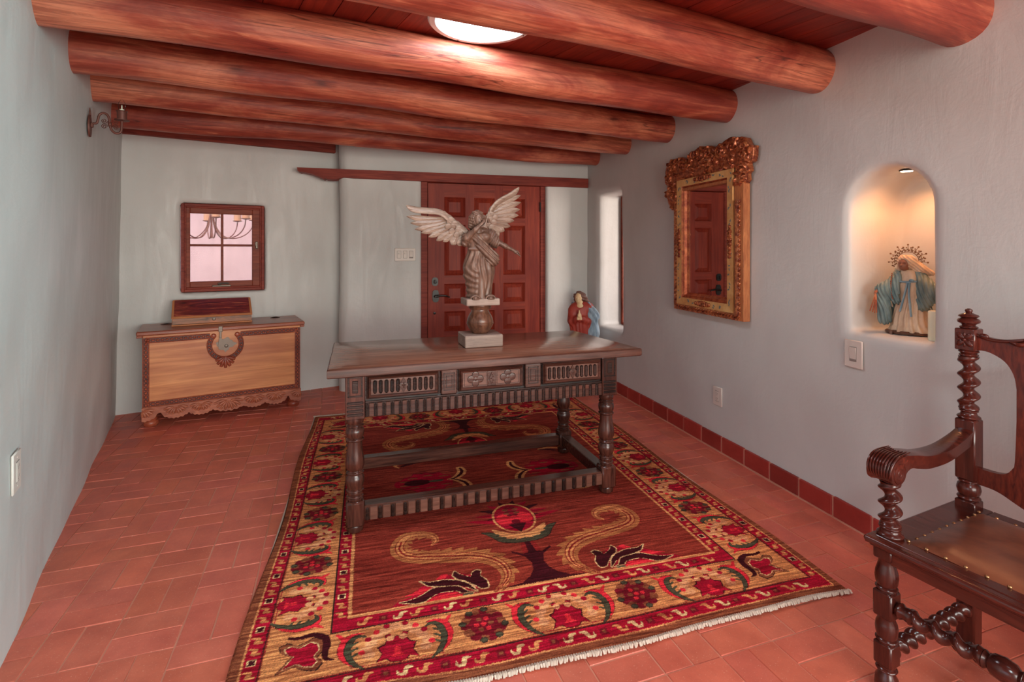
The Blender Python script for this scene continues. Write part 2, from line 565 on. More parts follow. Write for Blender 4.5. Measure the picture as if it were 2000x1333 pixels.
    def build(s, name, mat, parent=None, smooth=35, attrs=None, fix=True):
        me = bpy.data.meshes.new(name)
        me.from_pydata(s.v, [], s.f)
        mats = [mat] if not isinstance(mat, (list, tuple)) else list(mat)
        if len(mats) > 1:
            me.polygons.foreach_set('material_index', s.mi[:len(me.polygons)])
        o = link_mesh(name, me, mats[0], parent, smooth, fix)
        for m in mats[1:]:
            me.materials.append(M[m])
        return o

def link_mesh(name, me, mat, parent=None, smooth=35, fix=False):
    if fix:
        import bmesh
        bm = bmesh.new()
        bm.from_mesh(me)
        bmesh.ops.recalc_face_normals(bm, faces=bm.faces)
        bm.to_mesh(me)
        bm.free()
    if smooth:
        me.polygons.foreach_set('use_smooth', [True] * len(me.polygons))
        if smooth < 180:
            me.set_sharp_from_angle(angle=math.radians(smooth))
    me.update()
    o = bpy.data.objects.new(name, me)
    if isinstance(mat, str):
        mat = M[mat]
    me.materials.append(mat)
    COL.objects.link(o)
    if parent is not None:
        o.parent = parent
    return o

def tag(o, label=None, cat=None, group=None, kind=None):
    for k, v in (('label', label), ('category', cat), ('group', group), ('kind', kind)):
        if v:
            o[k] = v
    return o

def thing(name, label, cat, loc=(0, 0, 0), rz=0.0, group=None):
    o = bpy.data.objects.new(name, None)
    o.empty_display_size = 0.1
    COL.objects.link(o)
    o.location = loc
    o.rotation_euler = (0, 0, rz)
    return tag(o, label, cat, group)

def struct(o):
    o['kind'] = 'structure'
    return o

def smooth_pts(pts, n=8):
    """Catmull-Rom through the points"""
    P = [np.array(p, float) for p in pts]
    out = []
    for i in range(len(P) - 1):
        p0 = P[max(i - 1, 0)]
        p1, p2 = P[i], P[i + 1]
        p3 = P[min(i + 2, len(P) - 1)]
        for k in range(n):
            t = k / n
            out.append(0.5 * ((2 * p1) + (-p0 + p2) * t + (2 * p0 - 5 * p1 + 4 * p2 - p3) * t * t
                              + (-p0 + 3 * p1 - 3 * p2 + p3) * t ** 3))
    out.append(P[-1])
    return [tuple(p) for p in out]

# ---- signed distance fields meshed with surface nets
class G:
    """sample grid"""
    def __init__(s, lo, hi, res):
        s.lo = np.array(lo, float)
        s.res = res
        n = np.ceil((np.array(hi) - s.lo) / res).astype(int) + 1
        ax = [s.lo[i] + res * np.arange(n[i]) for i in range(3)]
        s.x, s.y, s.z = np.meshgrid(*ax, indexing='ij', sparse=True)
def smin(a, b, k):
    h = np.clip(0.5 + 0.5 * (b - a) / k, 0, 1)
    return b * (1 - h) + a * h - k * h * (1 - h)
def smax(a, b, k):
    return -smin(-a, -b, k)
def cap(g, a, b, ra, rb=None, sy=1.0):
    """tapered capsule; sy squashes the y extent"""
    rb = ra if rb is None else rb
    ax, ay, az = a
    bx, by, bz = b
    dx, dy, dz = bx - ax, (by - ay) / sy, bz - az
    L2 = dx * dx + dy * dy + dz * dz + 1e-12
    px, py, pz = g.x - ax, (g.y - ay) / sy, g.z - az
    t = np.clip((px * dx + py * dy + pz * dz) / L2, 0, 1)
    d = np.sqrt((px - t * dx) ** 2 + (py - t * dy) ** 2 + (pz - t * dz) ** 2)
    return (d - (ra + (rb - ra) * t)) * min(1.0, sy)
def ell(g, c, r):
    X, Y, Z = (g.x - c[0]), (g.y - c[1]), (g.z - c[2])
    k0 = np.sqrt((X / r[0]) ** 2 + (Y / r[1]) ** 2 + (Z / r[2]) ** 2)
    k1 = np.sqrt((X / r[0] ** 2) ** 2 + (Y / r[1] ** 2) ** 2 + (Z / r[2] ** 2) ** 2) + 1e-9
    return k0 * (k0 - 1) / k1
def rbox(g, lo, hi, r):
    q = []
    for v, a, b in ((g.x, lo[0], hi[0]), (g.y, lo[1], hi[1]), (g.z, lo[2], hi[2])):
        q.append(np.abs(v - (a + b) / 2) - (b - a) / 2 + r)
    out = np.sqrt(sum(np.maximum(c, 0) ** 2 for c in q))
    return out + np.minimum(np.maximum(np.maximum(q[0], q[1]), q[2]), 0) - r
def surface_net(D, g):
    D = np.asarray(D, float)
    n = np.array(D.shape)
    neg = D < 0
    cn = n - 1
    acc = np.zeros(tuple(cn) + (3,))
    cnt = np.zeros(tuple(cn))
    corners = [(i, j, k) for i in (0, 1) for j in (0, 1) for k in (0, 1)]
    for a in corners:
        for ax in range(3):
            if a[ax]:
                continue
            b = list(a)
            b[ax] = 1
            sa = tuple(slice(a[i], a[i] + cn[i]) for i in range(3))
            sb = tuple(slice(b[i], b[i] + cn[i]) for i in range(3))
            da, db = D[sa], D[sb]
            cr = neg[sa] != neg[sb]
            t = np.where(cr, da / np.where(cr, da - db, 1), 0)
            for i in range(3):
                acc[..., i] += np.where(cr, a[i] + (t if i == ax else 0), 0)
            cnt += cr
    act = cnt > 0
    idx = -np.ones(tuple(cn), int)
    idx[act] = np.arange(act.sum())
    ii = np.argwhere(act)
    V = (ii + acc[act] / cnt[act][:, None]) * g.res + g.lo
    Fs = []
    for ax in range(3):
        o = [i for i in range(3) if i != ax]
        sl0 = [slice(None)] * 3
        sl1 = [slice(None)] * 3
        for i in range(3):
            if i == ax:
                sl0[i], sl1[i] = slice(0, n[i] - 1), slice(1, n[i])
            else:
                sl0[i] = sl1[i] = slice(1, n[i] - 1)
        A, B = neg[tuple(sl0)], neg[tuple(sl1)]
        e = np.argwhere(A != B)
        if not len(e):
            continue
        flip = A[tuple(e.T)]
        base = e.copy()
        for i in o:
            base[:, i] += 1
        q = []
        for du, dv in ((0, 0), (1, 0), (1, 1), (0, 1)):
            c = base.copy()
            c[:, o[0]] -= du
            c[:, o[1]] -= dv
            q.append(idx[tuple(c.T)])
        q = np.stack(q, 1)
        if ax == 1:
            flip = ~flip
        q[~flip] = q[~flip][:, ::-1]
        Fs.append(q)
    return V, np.concatenate(Fs)
def sdf_obj(name, D, g, mat, parent=None, fn=None, flip=False, smooth=180):
    # close the field at the border of the grid
    D = np.array(np.broadcast_to(D, np.broadcast_shapes(g.x.shape, g.y.shape, g.z.shape)), float)
    for ax in range(3):
        for e in (0, -1):
            sl = [slice(None)] * 3
            sl[ax] = e
            D[tuple(sl)] = np.maximum(D[tuple(sl)], g.res * 0.5)
    V, F = surface_net(D, g)
    if fn is not None:
        V = fn(V)
    if flip:
        F = F[:, ::-1]
    me = bpy.data.meshes.new(name)
    me.vertices.add(len(V))
    me.vertices.foreach_set('co', V.astype(np.float32).ravel())
    me.loops.add(F.size)
    me.loops.foreach_set('vertex_index', F.astype(np.int32).ravel())
    me.polygons.add(len(F))
    me.polygons.foreach_set('loop_start', np.arange(0, F.size, 4, dtype=np.int32))
    me.update(calc_edges=True)
    me.validate()
    return link_mesh(name, me, mat, parent, smooth)
# ------------------------------------------------------------------ the room
CEIL = 2.385
XR = 2.28            # face of the right wall
YD = 5.20            # face of the door wall
WA = np.array([-1.946, 4.961]); WT = np.array([0.9605, 0.2781]); WO = np.array([-0.2781, 0.9605])   # casement wall
LA = np.array([-1.139, 2.057]); LT = np.array([-0.2763, 0.9611]); LO = np.array([-0.9611, -0.2763])  # left wall
WANG = math.atan2(WT[1], WT[0])
LANG = math.atan2(LT[1], LT[0])

def frame(o, t, n):
    def f(V):
        out = np.empty_like(V)
        out[:, 0] = o[0] + t[0] * V[:, 0] + n[0] * V[:, 1]
        out[:, 1] = o[1] + t[1] * V[:, 0] + n[1] * V[:, 1]
        out[:, 2] = V[:, 2]
        return out
    return f
def wobble(g, amp=0.004, s=0.0):
    return amp * (np.sin(g.x * 2.3 + s) * np.sin(g.z * 2.9 + 1.3 + s) + 0.6 * np.sin(g.x * 5.1 + 2 * s + g.z * 3.3)
                  + 0.35 * np.sin(g.x * 9.7 - g.z * 8.1 + s))

def build_walls():
    res = 0.02
    # right wall with arched niche and slit window
    g = G((0.04, -0.06, -0.06), (5.7, 0.46, 2.50), res)
    d = rbox(g, (0.12, 0, -1), (6.5, 0.44, 3.2), 0.05) + wobble(g, 0.004, 0.7)
    # niche: half width .2, arch springing at 1.535
    cy, r = 1.842, 0.192
    zz = g.z - 1.535
    yy = g.x - cy
    prof = np.where(zz > 0, np.sqrt(yy ** 2 + zz ** 2) - r, np.maximum(np.abs(yy) - r, -(g.z - 0.955)))
    nich = smax(prof, g.y - 0.325, 0.05)
    nich = smax(nich, -0.4 - g.y, 0.01)
    d = smax(d, -nich, 0.045)
    slit = rbox(g, (4.44, -0.5, 0.575), (4.93, 1.0, 1.905), 0.03)
    d = smax(d, -slit, 0.07)
    o = sdf_obj('wall_right', d, g, 'plaster', None, frame((XR, 0), (0, 1), (1, 0)), True)
    struct(o)
    # left wall, leaning in slightly at the top, ending at a rounded pier
    g = G((-1.15, -0.10, -0.06), (3.25, 0.40, 2.50), res)
    d = rbox(g, (-1.1, 0, -1), (4.2, 0.36, 3.2), 0.05) + wobble(g, 0.006, 2.1) + (0.0 - 0.02 * (g.z - 0.2))
    struct(sdf_obj('wall_left', d, g, 'plaster', None, frame(LA, LT, LO)))
    # casement wall
    g = G((-0.35, -0.06, -0.06), (1.82, 0.34, 2.50), res)
    d = rbox(g, (-1, 0, -1), (2.5, 0.30, 3.2), 0.01) + wobble(g, 0.004, 4.0)
    d = smax(d, -rbox(g, (0.413, -1, 0.976), (1.076, 1, 1.758), 0.012), 0.02)
    struct(sdf_obj('wall_window', d, g, 'plaster', None, frame(WA, WT, WO)))
    # door wall with a rounded left arris
    g = G((-0.36, -0.06, -0.06), (2.72, 0.44, 2.50), res)
    d = rbox(g, (-0.262, 0, -1), (4, 0.40, 3.2), 0.085) + wobble(g, 0.004, 5.5)
    d = smax(d, -rbox(g, (0.512, -1, -1), (1.812, 1, 2.055), 0.01), 0.03)
    struct(sdf_obj('wall_door', d, g, 'plaster', None, frame((0, YD), (1, 0), (0, 1))))
    # the part of the room behind the camera
    b = MB()
    b.box(-3.3, -0.86, 0.98, 1.36, -0.05, 2.5)
    struct(b.build('wall_return', 'plaster'))
    b = MB().box(2.72, 4.6, 0.12, 0.5, -0.05, 2.5)
    struct(b.build('wall_alcove', 'plaster'))
    b = MB()
    b.box(-3.3, -0.15, -3.5, -3.2, 0, 2.5).box(3.95, 4.6, -3.5, -3.2, 0, 2.5)
    b.box(-0.15, 3.95, -3.5, -3.2, 0, 0.45).box(-0.15, 3.95, -3.5, -3.2, 2.3, 2.5)
    struct(b.build('wall_rear', 'plaster'))
    b = MB()
    b.box(-3.4, -3.1, -3.4, -2.4, 0, 2.5).box(-3.4, -3.1, 0.4, 1.3, 0, 2.5)
    b.box(-3.4, -3.1, -2.4, 0.4, 0, 0.45).box(-3.4, -3.1, -2.4, 0.4, 2.15, 2.5)
    struct(b.build('wall_side', 'plaster'))
    b = MB()
    b.box(4.3, 4.6, -3.5, -2.45, 0, 2.5).box(4.3, 4.6, -0.15, 0.5, 0, 2.5)
    b.box(4.3, 4.6, -2.45, -0.15, 0, 0.45).box(4.3, 4.6, -2.45, -0.15, 2.25, 2.5)
    struct(b.build('wall_bay', 'plaster'))
    w = 0.06
    for nm, (x0, x1, y0, y1, z0, z1) in (('window_3', (-0.15, 3.95, -3.4, -3.32, 0.45, 2.3)), ('window_4', (-3.3, -3.22, -2.4, 0.4, 0.45, 2.15)),
                                         ('window_5', (4.42, 4.5, -2.45, -0.15, 0.45, 2.25))):
        b = MB()
        for k in range(4):
            if x1 - x0 > 1:
                xx = x0 + (x1 - x0 - w) * k / 3
                b.box(xx, xx + w, y0, y1, z0, z1, 0.006)
            else:
                yy = y0 + (y1 - y0 - w) * k / 3
                b.box(x0, x1, yy, yy + w, z0, z1, 0.006)
        b.box(x0, x1, y0, y1, z0, z0 + w, 0.006).box(x0, x1, y0, y1, z1 - w, z1, 0.006)
        struct(b.build(nm, 'sash'))

def set_tint(o, cols_per_face):
    me = o.data
    a = me.attributes.new('tint', 'FLOAT_COLOR', 'FACE')
    a.data.foreach_set('color', np.asarray(cols_per_face, np.float32).ravel())

def build_floor():
    rnd = random.Random(4)
    ang = math.radians(3.8)
    ca, sa = math.cos(ang), math.sin(ang)
    c, gap, bv = 0.2155, 0.0021, 0.0020
    b = MB()
    tint = []
    for i in range(-13, 25):
        for j in range(-31, 17):
            for h in (0, 1):
                if (i + j) % 2 == 0:
                    x0, x1, y0, y1 = i * c + h * c / 2, i * c + (h + 1) * c / 2, j * c, (j + 1) * c
                else:
                    x0, x1, y0, y1 = i * c, (i + 1) * c, j * c + h * c / 2, j * c + (h + 1) * c / 2
                gx = gap * rnd.uniform(0.25, 1.25)
                gy = gap * rnd.uniform(0.25, 1.25)
                x0 += gx; x1 -= gx; y0 += gy; y1 -= gy
                z = rnd.uniform(-0.0009, 0.0006)
                t1, t2 = rnd.uniform(-.0007, .0007), rnd.uniform(-.0007, .0007)
                vs = []
                for q, zz in ((0, -0.005), (bv, 0)):
                    for sx, sy in ((0, 0), (1, 0), (1, 1), (0, 1)):
                        x = (x1 - q) if sx else (x0 + q)
                        y = (y1 - q) if sy else (y0 + q)
                        zt = zz + (z + (t1 if sx else -t1) + (t2 if sy else -t2) if q else 0)
                        vs.append((-0.69 + x * ca - y * sa, 2.875 + x * sa + y * ca, zt))
                b.add(vs, [(4, 5, 6, 7), (0, 1, 5, 4), (1, 2, 6, 5), (2, 3, 7, 6), (3, 0, 4, 7)])
                k = rnd.gauss(1.0, 0.045)
                cc = (k * rnd.uniform(0.98, 1.02), k * rnd.uniform(0.94, 1.06), k * rnd.uniform(0.92, 1.08), 1)
                tint += [cc] + [(0.95, 0.95, 0.95, 1)] * 4
    o = b.build('floor', 'tile', None, 0, fix=False)
    set_tint(o, tint)
    struct(o)
    g = MB()
    g.add([(-3.5, -3.5, -0.0032), (4.7, -3.5, -0.0032), (4.7, 6.0, -0.0032), (-3.5, 6.0, -0.0032)], [(0, 1, 2, 3)])
    g.box(-3.5, 4.7, -3.5, 6.0, -0.06, -0.0034)
    o2 = g.build('grout', 'grout', o, 0)

def clip_poly(poly, nx, ny, d):
    out = []
    for i in range(len(poly)):
        p, q = poly[i], poly[(i + 1) % len(poly)]
        a, b = p[0] * nx + p[1] * ny - d, q[0] * nx + q[1] * ny - d
        if a <= 0:
            out.append(p)
        if (a < 0) != (b < 0):
            t = a / (a - b)
            out.append((p[0] + (q[0] - p[0]) * t, p[1] + (q[1] - p[1]) * t))
    return out

def build_ceiling():
    rnd = random.Random(9)
    a = math.radians(107.2)
    d = (math.cos(a), math.sin(a))
    n = (math.sin(a), -math.cos(a))
    w = 0.14
    b = MB()
    tint = []
    for k in range(-40, 60):
        s0, s1 = k * w + 0.02, (k + 1) * w + 0.02
        t0 = -7.0 + rnd.uniform(0, 2.4)
        while t0 < 8:
            t1 = t0 + rnd.uniform(2.6, 4.2)
            poly = [(n[0] * s + d[0] * t, n[1] * s + d[1] * t) for s, t in
                    ((s0 + .0016, t0 + .001), (s1 - .0016, t0 + .001), (s1 - .0016, t1 - .001), (s0 + .0016, t1 - .001))]
            t0 = t1
            for nx, ny, dd in ((-1, 0, 3.35), (1, 0, 4.6), (0, -1, 3.45), (0, 1, 5.62), (WO[0], WO[1], WO[0] * WA[0] + WO[1] * WA[1] + 0.28),
                               ):
                poly = clip_poly(poly, nx, ny, dd)
                if len(poly) < 3:
                    break
            if len(poly) < 3:
                continue
            m = len(poly)
            z = CEIL + rnd.uniform(-0.001, 0.001)
            b.add([(p[0], p[1], z) for p in poly] + [(p[0], p[1], z + 0.02) for p in poly],
                  [tuple(range(m))[::-1]] + [(i, (i + 1) % m, (i + 1) % m + m, i + m) for i in range(m)])
            kk = rnd.gauss(1.0, 0.10)
            tint += [(kk, kk * rnd.uniform(0.9, 1.08), kk * rnd.uniform(0.9, 1.05), 1)] * (m + 1)
    # board ends overhang the walls; close the deck above
    v0 = len(b.f)
    poly = [(-3.35, -3.45), (4.6, -3.45), (4.6, 5.62), (-3.35, 5.62)]
    poly = clip_poly(poly, WO[0], WO[1], WO[0] * WA[0] + WO[1] * WA[1] + 0.28)
    m = len(poly)
    b.add([(p[0], p[1], CEIL + 0.012) for p in poly] + [(p[0], p[1], CEIL + 0.12) for p in poly],
          [tuple(range(m))[::-1], tuple(range(m, 2 * m))] + [(i, (i + 1) % m, (i + 1) % m + m, i + m) for i in range(m)])
    tint += [(0.25, 0.2, 0.2, 1)] * (len(b.f) - v0)
    # planks run along x of the object frame used by the material: rotate the object, not the boards
    rot = Matrix.Rotation(a, 4, 'Z')
    inv = rot.inverted()
    b.v = [tuple(inv @ Vector(p)) for p in b.v]
    o = b.build('ceiling', 'plank', None, 0, fix=False)
    o.rotation_euler = (0, 0, a)
    set_tint(o, tint)
    struct(o)

BEAMS = [  # left end, right end, radius, label
    ((-1.00, 0.95), (2.36, 1.555), 0.118, 'peeled log ceiling beam nearest the viewer, cut by the top right corner'),
    ((-1.06, 1.60), (2.36, 2.235), 0.113, 'thick peeled log ceiling beam that covers the near half of the round skylight'),
    ((-1.20, 2.30), (2.36, 2.955), 0.108, 'peeled log ceiling beam lit bright just beyond the round skylight'),
    ((-1.42, 2.94), (2.36, 3.655), 0.104, 'third peeled log ceiling beam from the door wall'),
    ((-1.60, 3.55), (2.36, 4.335), 0.098, 'second peeled log ceiling beam from the door wall, above the wall sconce'),
    ((-1.80, 4.28), (2.36, 4.985), 0.094, 'last peeled log ceiling beam, nearest the door wall'),
]
def build_beams():
    for q, (A, B, r, lab) in enumerate(BEAMS):
        rnd = random.Random(20 + q)
        A, B = np.array(A), np.array(B)
        L = np.linalg.norm(B - A)
        ang = math.atan2(*(B - A)[::-1])
        n, m = 28, 60
        vs, fs = [], []
        ph = [rnd.uniform(0, 6.28) for _ in range(8)]
        for i in range(m + 1):
            x = L * i / m
            oy = 0.010 * math.sin(1.7 * x + ph[0]) + 0.005 * math.sin(4.1 * x + ph[1])
            oz = 0.006 * math.sin(1.9 * x + ph[2]) + 0.004 * math.sin(4.9 * x + ph[3])
            rr = r * (1 + 0.03 * math.sin(2.3 * x + ph[4]) + 0.02 * math.sin(6.3 * x + ph[5])) * (1.03 - 0.06 * i / m)
            for k in range(n):
                a = 2 * PI * k / n
                f = rr * (1 + 0.018 * math.sin(3 * a + ph[6] + 0.8 * x) + 0.012 * math.sin(5 * a + ph[7] - 1.3 * x))
                vs.append((x, oy + f * math.cos(a), oz + f * math.sin(a)))
        for i in range(m):
            for k in range(n):
                j = (k + 1) % n
                fs.append((i * n + k, i * n + j, (i + 1) * n + j, (i + 1) * n + k))
        fs.append(tuple(range(n)))
        fs.append(tuple(m * n + k for k in range(n)))
        b = MB().add(vs, fs)
        o = b.build('log_beam', 'viga', None, 60)
        o.location = (A[0], A[1], CEIL - r + 0.022 - 0.006)
        o.rotation_euler = (0, 0, ang)
        tag(o, lab, 'beam', 'peeled log beams across the ceiling')

def build_trim():
    # plank along the top of the casement wall
    b = MB().box(-0.02, 1.70, -0.05, 0.02, 2.297, 2.384, 0.006)
    o = b.build('trim_1', 'trim')
    o.location = (WA[0], WA[1], 0)
    o.rotation_euler = (0, 0, WANG)
    struct(o)
    # long lintel over the door with a carved corbel end to the left
    z0, z1 = 2.012, 2.110
    x0, x1 = -0.628, 2.275
    prof = [(x0, z1), (x0 + 0.005, z1 - 0.03), (x0 + 0.028, z1 - 0.042), (x0 + 0.04, z1 - 0.038), (x0 + 0.07, z1 - 0.043),
            (x0 + 0.13, z1 - 0.055), (x0 + 0.18, z1 - 0.075), (x0 + 0.22, z1 - 0.092), (x0 + 0.235, z1 - 0.1),
            (x0 + 0.25, z1 - 0.092), (x0 + 0.265, z1 - 0.1), (x0 + 0.31, z1 - 0.102), (x0 + 0.345, z1 - 0.098),
            (x0 + 0.375, z1 - 0.086), (x0 + 0.41, z1 - 0.078), (x0 + 0.5, z1 - 0.083), (x1, z0), (x1, z1)]
    b = MB().prism(prof, -0.035, 0.10)
    o = b.build('trim_2', 'trim')
    o.location = (0, YD, 0)
    struct(o)
    # tile baseboard along the right wall, one mesh of separate tiles
    rnd = random.Random(2)
    b = MB()
    tint = []
    y = 0.177
    while y < 5.2:
        f0 = len(b.f)
        b.box(XR - 0.014 + rnd.uniform(-.002, .002), XR + 0.02, y + 0.004, y + 0.2105, 0.0, 0.102 + rnd.uniform(-.002, .002), 0.004)
        k = rnd.gauss(1, 0.08)
        tint += [(k, k, k, 1)] * (len(b.f) - f0)
        y += 0.2155
    o = b.build('baseboard_right', 'base_tile', None, 0)
    set_tint(o, tint)
    struct(o)
    b = MB().box(XR - 0.009, XR + 0.015, 0.18, 5.2, 0.0, 0.1)
    b.box(XR - 0.026, XR, 0.18, 5.2, -0.003, 0.003)
    b.build('grout', 'grout', o, 0)

def build_door():
    y = 5.24
    root = struct(bpy.data.objects.new('door_1', None))
    COL.objects.link(root)
    root.location = (0, y, 0)
    # jamb
    b = MB()
    b.box(0.512, 0.574, -0.005, 0.12, 0, 2.055, 0.003).box(1.758, 1.813, -0.005, 0.12, 0, 2.055, 0.003)
    b.box(0.574, 1.758, -0.005, 0.12, 2.02, 2.055, 0.003)
    b.box(0.560, 0.600, 0.046, 0.12, 0, 2.05).box(1.735, 1.775, 0.046, 0.12, 0, 2.05).box(0.57, 1.765, 0.046, 0.12, 2.0, 2.05)
    b.build('jamb', 'trim', root)
    # leaf: frame of stiles and rails with raised panels
    x0, x1, z0, z1 = 0.580, 1.753, 0.012, 2.014
    cols = [(0.742, 0.954), (1.050, 1.258), (1.352, 1.582)]
    cols = [(0.742, 0.957), (1.048, 1.263), (1.354, 1.590)]
    rows = [(0.10, 0.44), (0.528, 0.728), (0.806, 1.006), (1.090, 1.600), (1.678, 1.880)]
    b = MB()
    xs = [x0] + [v for c in cols for v in c] + [x1]
    for i in range(0, len(xs), 2):
        b.box(xs[i], xs[i + 1], 0.0, 0.045, z0, z1)
    st = b.build('leaf', 'door', root, 0)
    b = MB()
    zs = [z0] + [v for c in rows for v in c] + [z1]
    for c0, c1 in cols:
        for i in range(0, len(zs), 2):
            b.box(c0, c1, 0.0004, 0.044, zs[i], zs[i + 1])
    b.build('rails', 'door_rail', st, 0)
    for c0, c1 in cols:
        for r0, r1 in rows:
            b = MB()
            # raised field with a sloped bevel and a moulding round it
            for a0, a1, ya, yb in ((0.0, 0.018, 0.006, 0.026), (0.018, 0.05, 0.028, 0.010)):
                o_ = [(c0 + a0, r0 + a0), (c1 - a0, r0 + a0), (c1 - a0, r1 - a0), (c0 + a0, r1 - a0)]
                i_ = [(c0 + a1, r0 + a1), (c1 - a1, r0 + a1), (c1 - a1, r1 - a1), (c0 + a1, r1 - a1)]
                b.add([(p[0], ya, p[1]) for p in o_] + [(p[0], yb, p[1]) for p in i_],
                      [(k, (k + 1) % 4, (k + 1) % 4 + 4, k + 4) for k in range(4)])
            b.add([(c0 + .05, .010, r0 + .05), (c1 - .05, .010, r0 + .05), (c1 - .05, .010, r1 - .05), (c0 + .05, .010, r1 - .05)], [(0, 1, 2, 3)])
            b.box(c0, c1, 0.030, 0.040, r0, r1)
            b.build('panel', 'door', st, 0)
    # lever handle, deadbolt, lower lock, hinges
    def rose(xc, zc, w, h):
        pr = []
        for k in range(20):
            a = 2 * PI * k / 20
            ca, sa = math.cos(a), math.sin(a)
            pr.append((xc + w * math.copysign(abs(ca) ** 0.6, ca), zc + h * math.copysign(abs(sa) ** 0.75, sa)))
        return pr
    b = MB().prism(rose(0.655, 0.885, 0.033, 0.062), -0.012, 0.001)
    b.lathe([(0.014, -0.012), (0.014, -0.055), (0.010, -0.06)], (0.655, 0, 0.885), 14, 1)
    b.tube(smooth_pts([(0.655, -0.05, 0.885), (0.70, -0.055, 0.892), (0.75, -0.055, 0.89), (0.79, -0.05, 0.875)], 5), [0.013] * 4 + [0.010] * 8 + [0.006] * 4, 10)
    b.build('lever_handle', 'bronze', root)
    b = MB().prism(rose(0.649, 1.03, 0.031, 0.042), -0.012, 0.001)
    b.lathe([(0.02, -0.012), (0.02, -0.02), (0.006, -0.022)], (0.649, 0, 1.03), 14, 1)
    b.box(0.643, 0.655, -0.034, -0.018, 1.012, 1.048, 0.003)
    b.build('deadbolt', 'bronze', root)
    MB().lathe([(0.013, 0.001), (0.013, -0.008), (0.006, -0.01)], (0.645, 0, 0.715), 14, 1).build('lock', 'bronze', root)
    for z in (1.80, 0.30):
        b = MB().lathe([(0.008, z - 0.05), (0.008, z + 0.05)], (1.757, -0.008, 0), 10)
        b.box(1.748, 1.768, -0.004, 0.002, z - 0.05, z + 0.05)
        b.build('hinge', 'bronze', root)

def build_windows():
    # casement in the left part of the back wall
    root = struct(bpy.data.objects.new('window_1', None))
    COL.objects.link(root)
    root.location = (WA[0], WA[1], 0)
    root.rotation_euler = (0, 0, WANG)
    def ring(b, x0, x1, z0, z1, w, y0, y1, bev=0.004, ws=None):
        l, r_, bt, tp = ws or (w, w, w, w)
        b.box(x0, x0 + l, y0, y1, z0, z1, bev).box(x1 - r_, x1, y0, y1, z0, z1, bev)
        b.box(x0 + l - .002, x1 - r_ + .002, y0, y1, z0, z0 + bt, bev).box(x0 + l - .002, x1 - r_ + .002, y0, y1, z1 - tp, z1, bev)
        return b
    b = MB()
    ring(b, 0.417, 1.072, 0.980, 1.754, 0.026, 0.028, 0.14)
    ring(b, 0.440, 1.050, 1.003, 1.732, 0.016, 0.040, 0.14)
    b.build('frame', 'trim', root)
    b = MB()
    ring(b, 0.452, 1.040, 1.016, 1.720, 0.04, 0.052, 0.10, 0.005, (0.034, 0.066, 0.052, 0.05))
    ring(b, 0.470, 0.992, 1.054, 1.688, 0.012, 0.060, 0.092, 0.003)
    sash = b.build('sash', 'sash', root)
    b = MB().box(0.721, 0.741, 0.062, 0.092, 1.06, 1.68, 0.004)
    b.box(0.476, 0.984, 0.0625, 0.0915, 1.379, 1.399, 0.004)
    b.build('muntin', 'sash', sash)
    MB().box(0.474, 0.986, 0.076, 0.080, 1.06, 1.684).build('pane', 'glass', sash, 0)
    b = MB().box(0.65, 0.80, 0.034, 0.058, 1.018, 1.034, 0.005)
    b.tube(smooth_pts([(0.72, 0.04, 1.036), (0.70, 0.03, 1.046), (0.75, 0.028, 1.05), (0.785, 0.03, 1.046)], 4), 0.008, 8)
    b.build('crank', 'steel', root)
    b = MB().box(1.0, 1.018, 0.036, 0.054, 1.36, 1.425, 0.004).box(0.996, 1.006, 0.03, 0.045, 1.385, 1.42, 0.003)
    b.build('latch', 'steel', root)
    # slit window at the outer end of its deep reveal
    root = struct(bpy.data.objects.new('window_2', None))
    COL.objects.link(root)
    root.location = (XR, 0, 0)
    b = MB()
    for y0, y1, z0, z1 in ((4.425, 4.475, 0.55, 1.93), (4.895, 4.945, 0.55, 1.93), (4.475, 4.895, 0.55, 0.60), (4.475, 4.895, 1.88, 1.93)):
        b.box(0.255, 0.31, y0, y1, z0, z1, 0.004)
    b.build('frame', 'sash', root)
    MB().box(0.28, 0.284, 4.47, 4.90, 0.595, 1.885).build('pane', 'glass', root, 0)

def build_outside():
    # stucco wall of the patio and a hanging iron chandelier, seen through the casement
    b = MB().box(-2.2, 3.2, 0, 0.2, -0.05, 3.0)
    o = b.build('wall_patio', 'stucco')
    o.location = (-2.64 + 0.3, 8.1, 0)
    o.rotation_euler = (0, 0, -0.27)
    struct(o)
    cx, cy = -1.70, 6.59
    root = thing('chandelier', 'iron chandelier with white candle cups, seen outside through the small window', 'chandelier', (cx, cy, 0))
    b = MB().lathe([(0.012, 1.48), (0.018, 1.50), (0.014, 1.53), (0.011, 1.6), (0.011, 2.62)], (0, 0, 0), 10)
    b.build('stem', 'patio_iron', root)
    for k in range(8):
        a = 0.35 + 2 * PI * k / 8
        ca, sa = math.cos(a), math.sin(a)
        pts = smooth_pts([(0.012, 1.75), (0.05, 1.6), (0.13, 1.50), (0.23, 1.48), (0.34, 1.52), (0.41, 1.60), (0.43, 1.69)], 5)
        b = MB().tube([(r * ca, r * sa, z) for r, z in pts], 0.0062, 8)
        arm = b.build('arm', 'patio_iron', root)
        b = MB().lathe([(0.012, 1.685), (0.05, 1.693), (0.05, 1.70)], (0.43 * ca, 0.43 * sa, 0), 16)
        b.build('drip_pan', 'patio_iron', arm)
        b = MB().lathe([(0.04, 1.70), (0.04, 1.80), (0.034, 1.805)], (0.43 * ca, 0.43 * sa, 0), 18)
        b.build('candle_cup', 'glass_cup', arm)
    b = MB().box(-1.3, 2.2, -0.07, 0.07, 2.60, 2.74)
    o = b.build('trim_3', 'trim')
    o.location = (cx, cy, 0)
    struct(o)

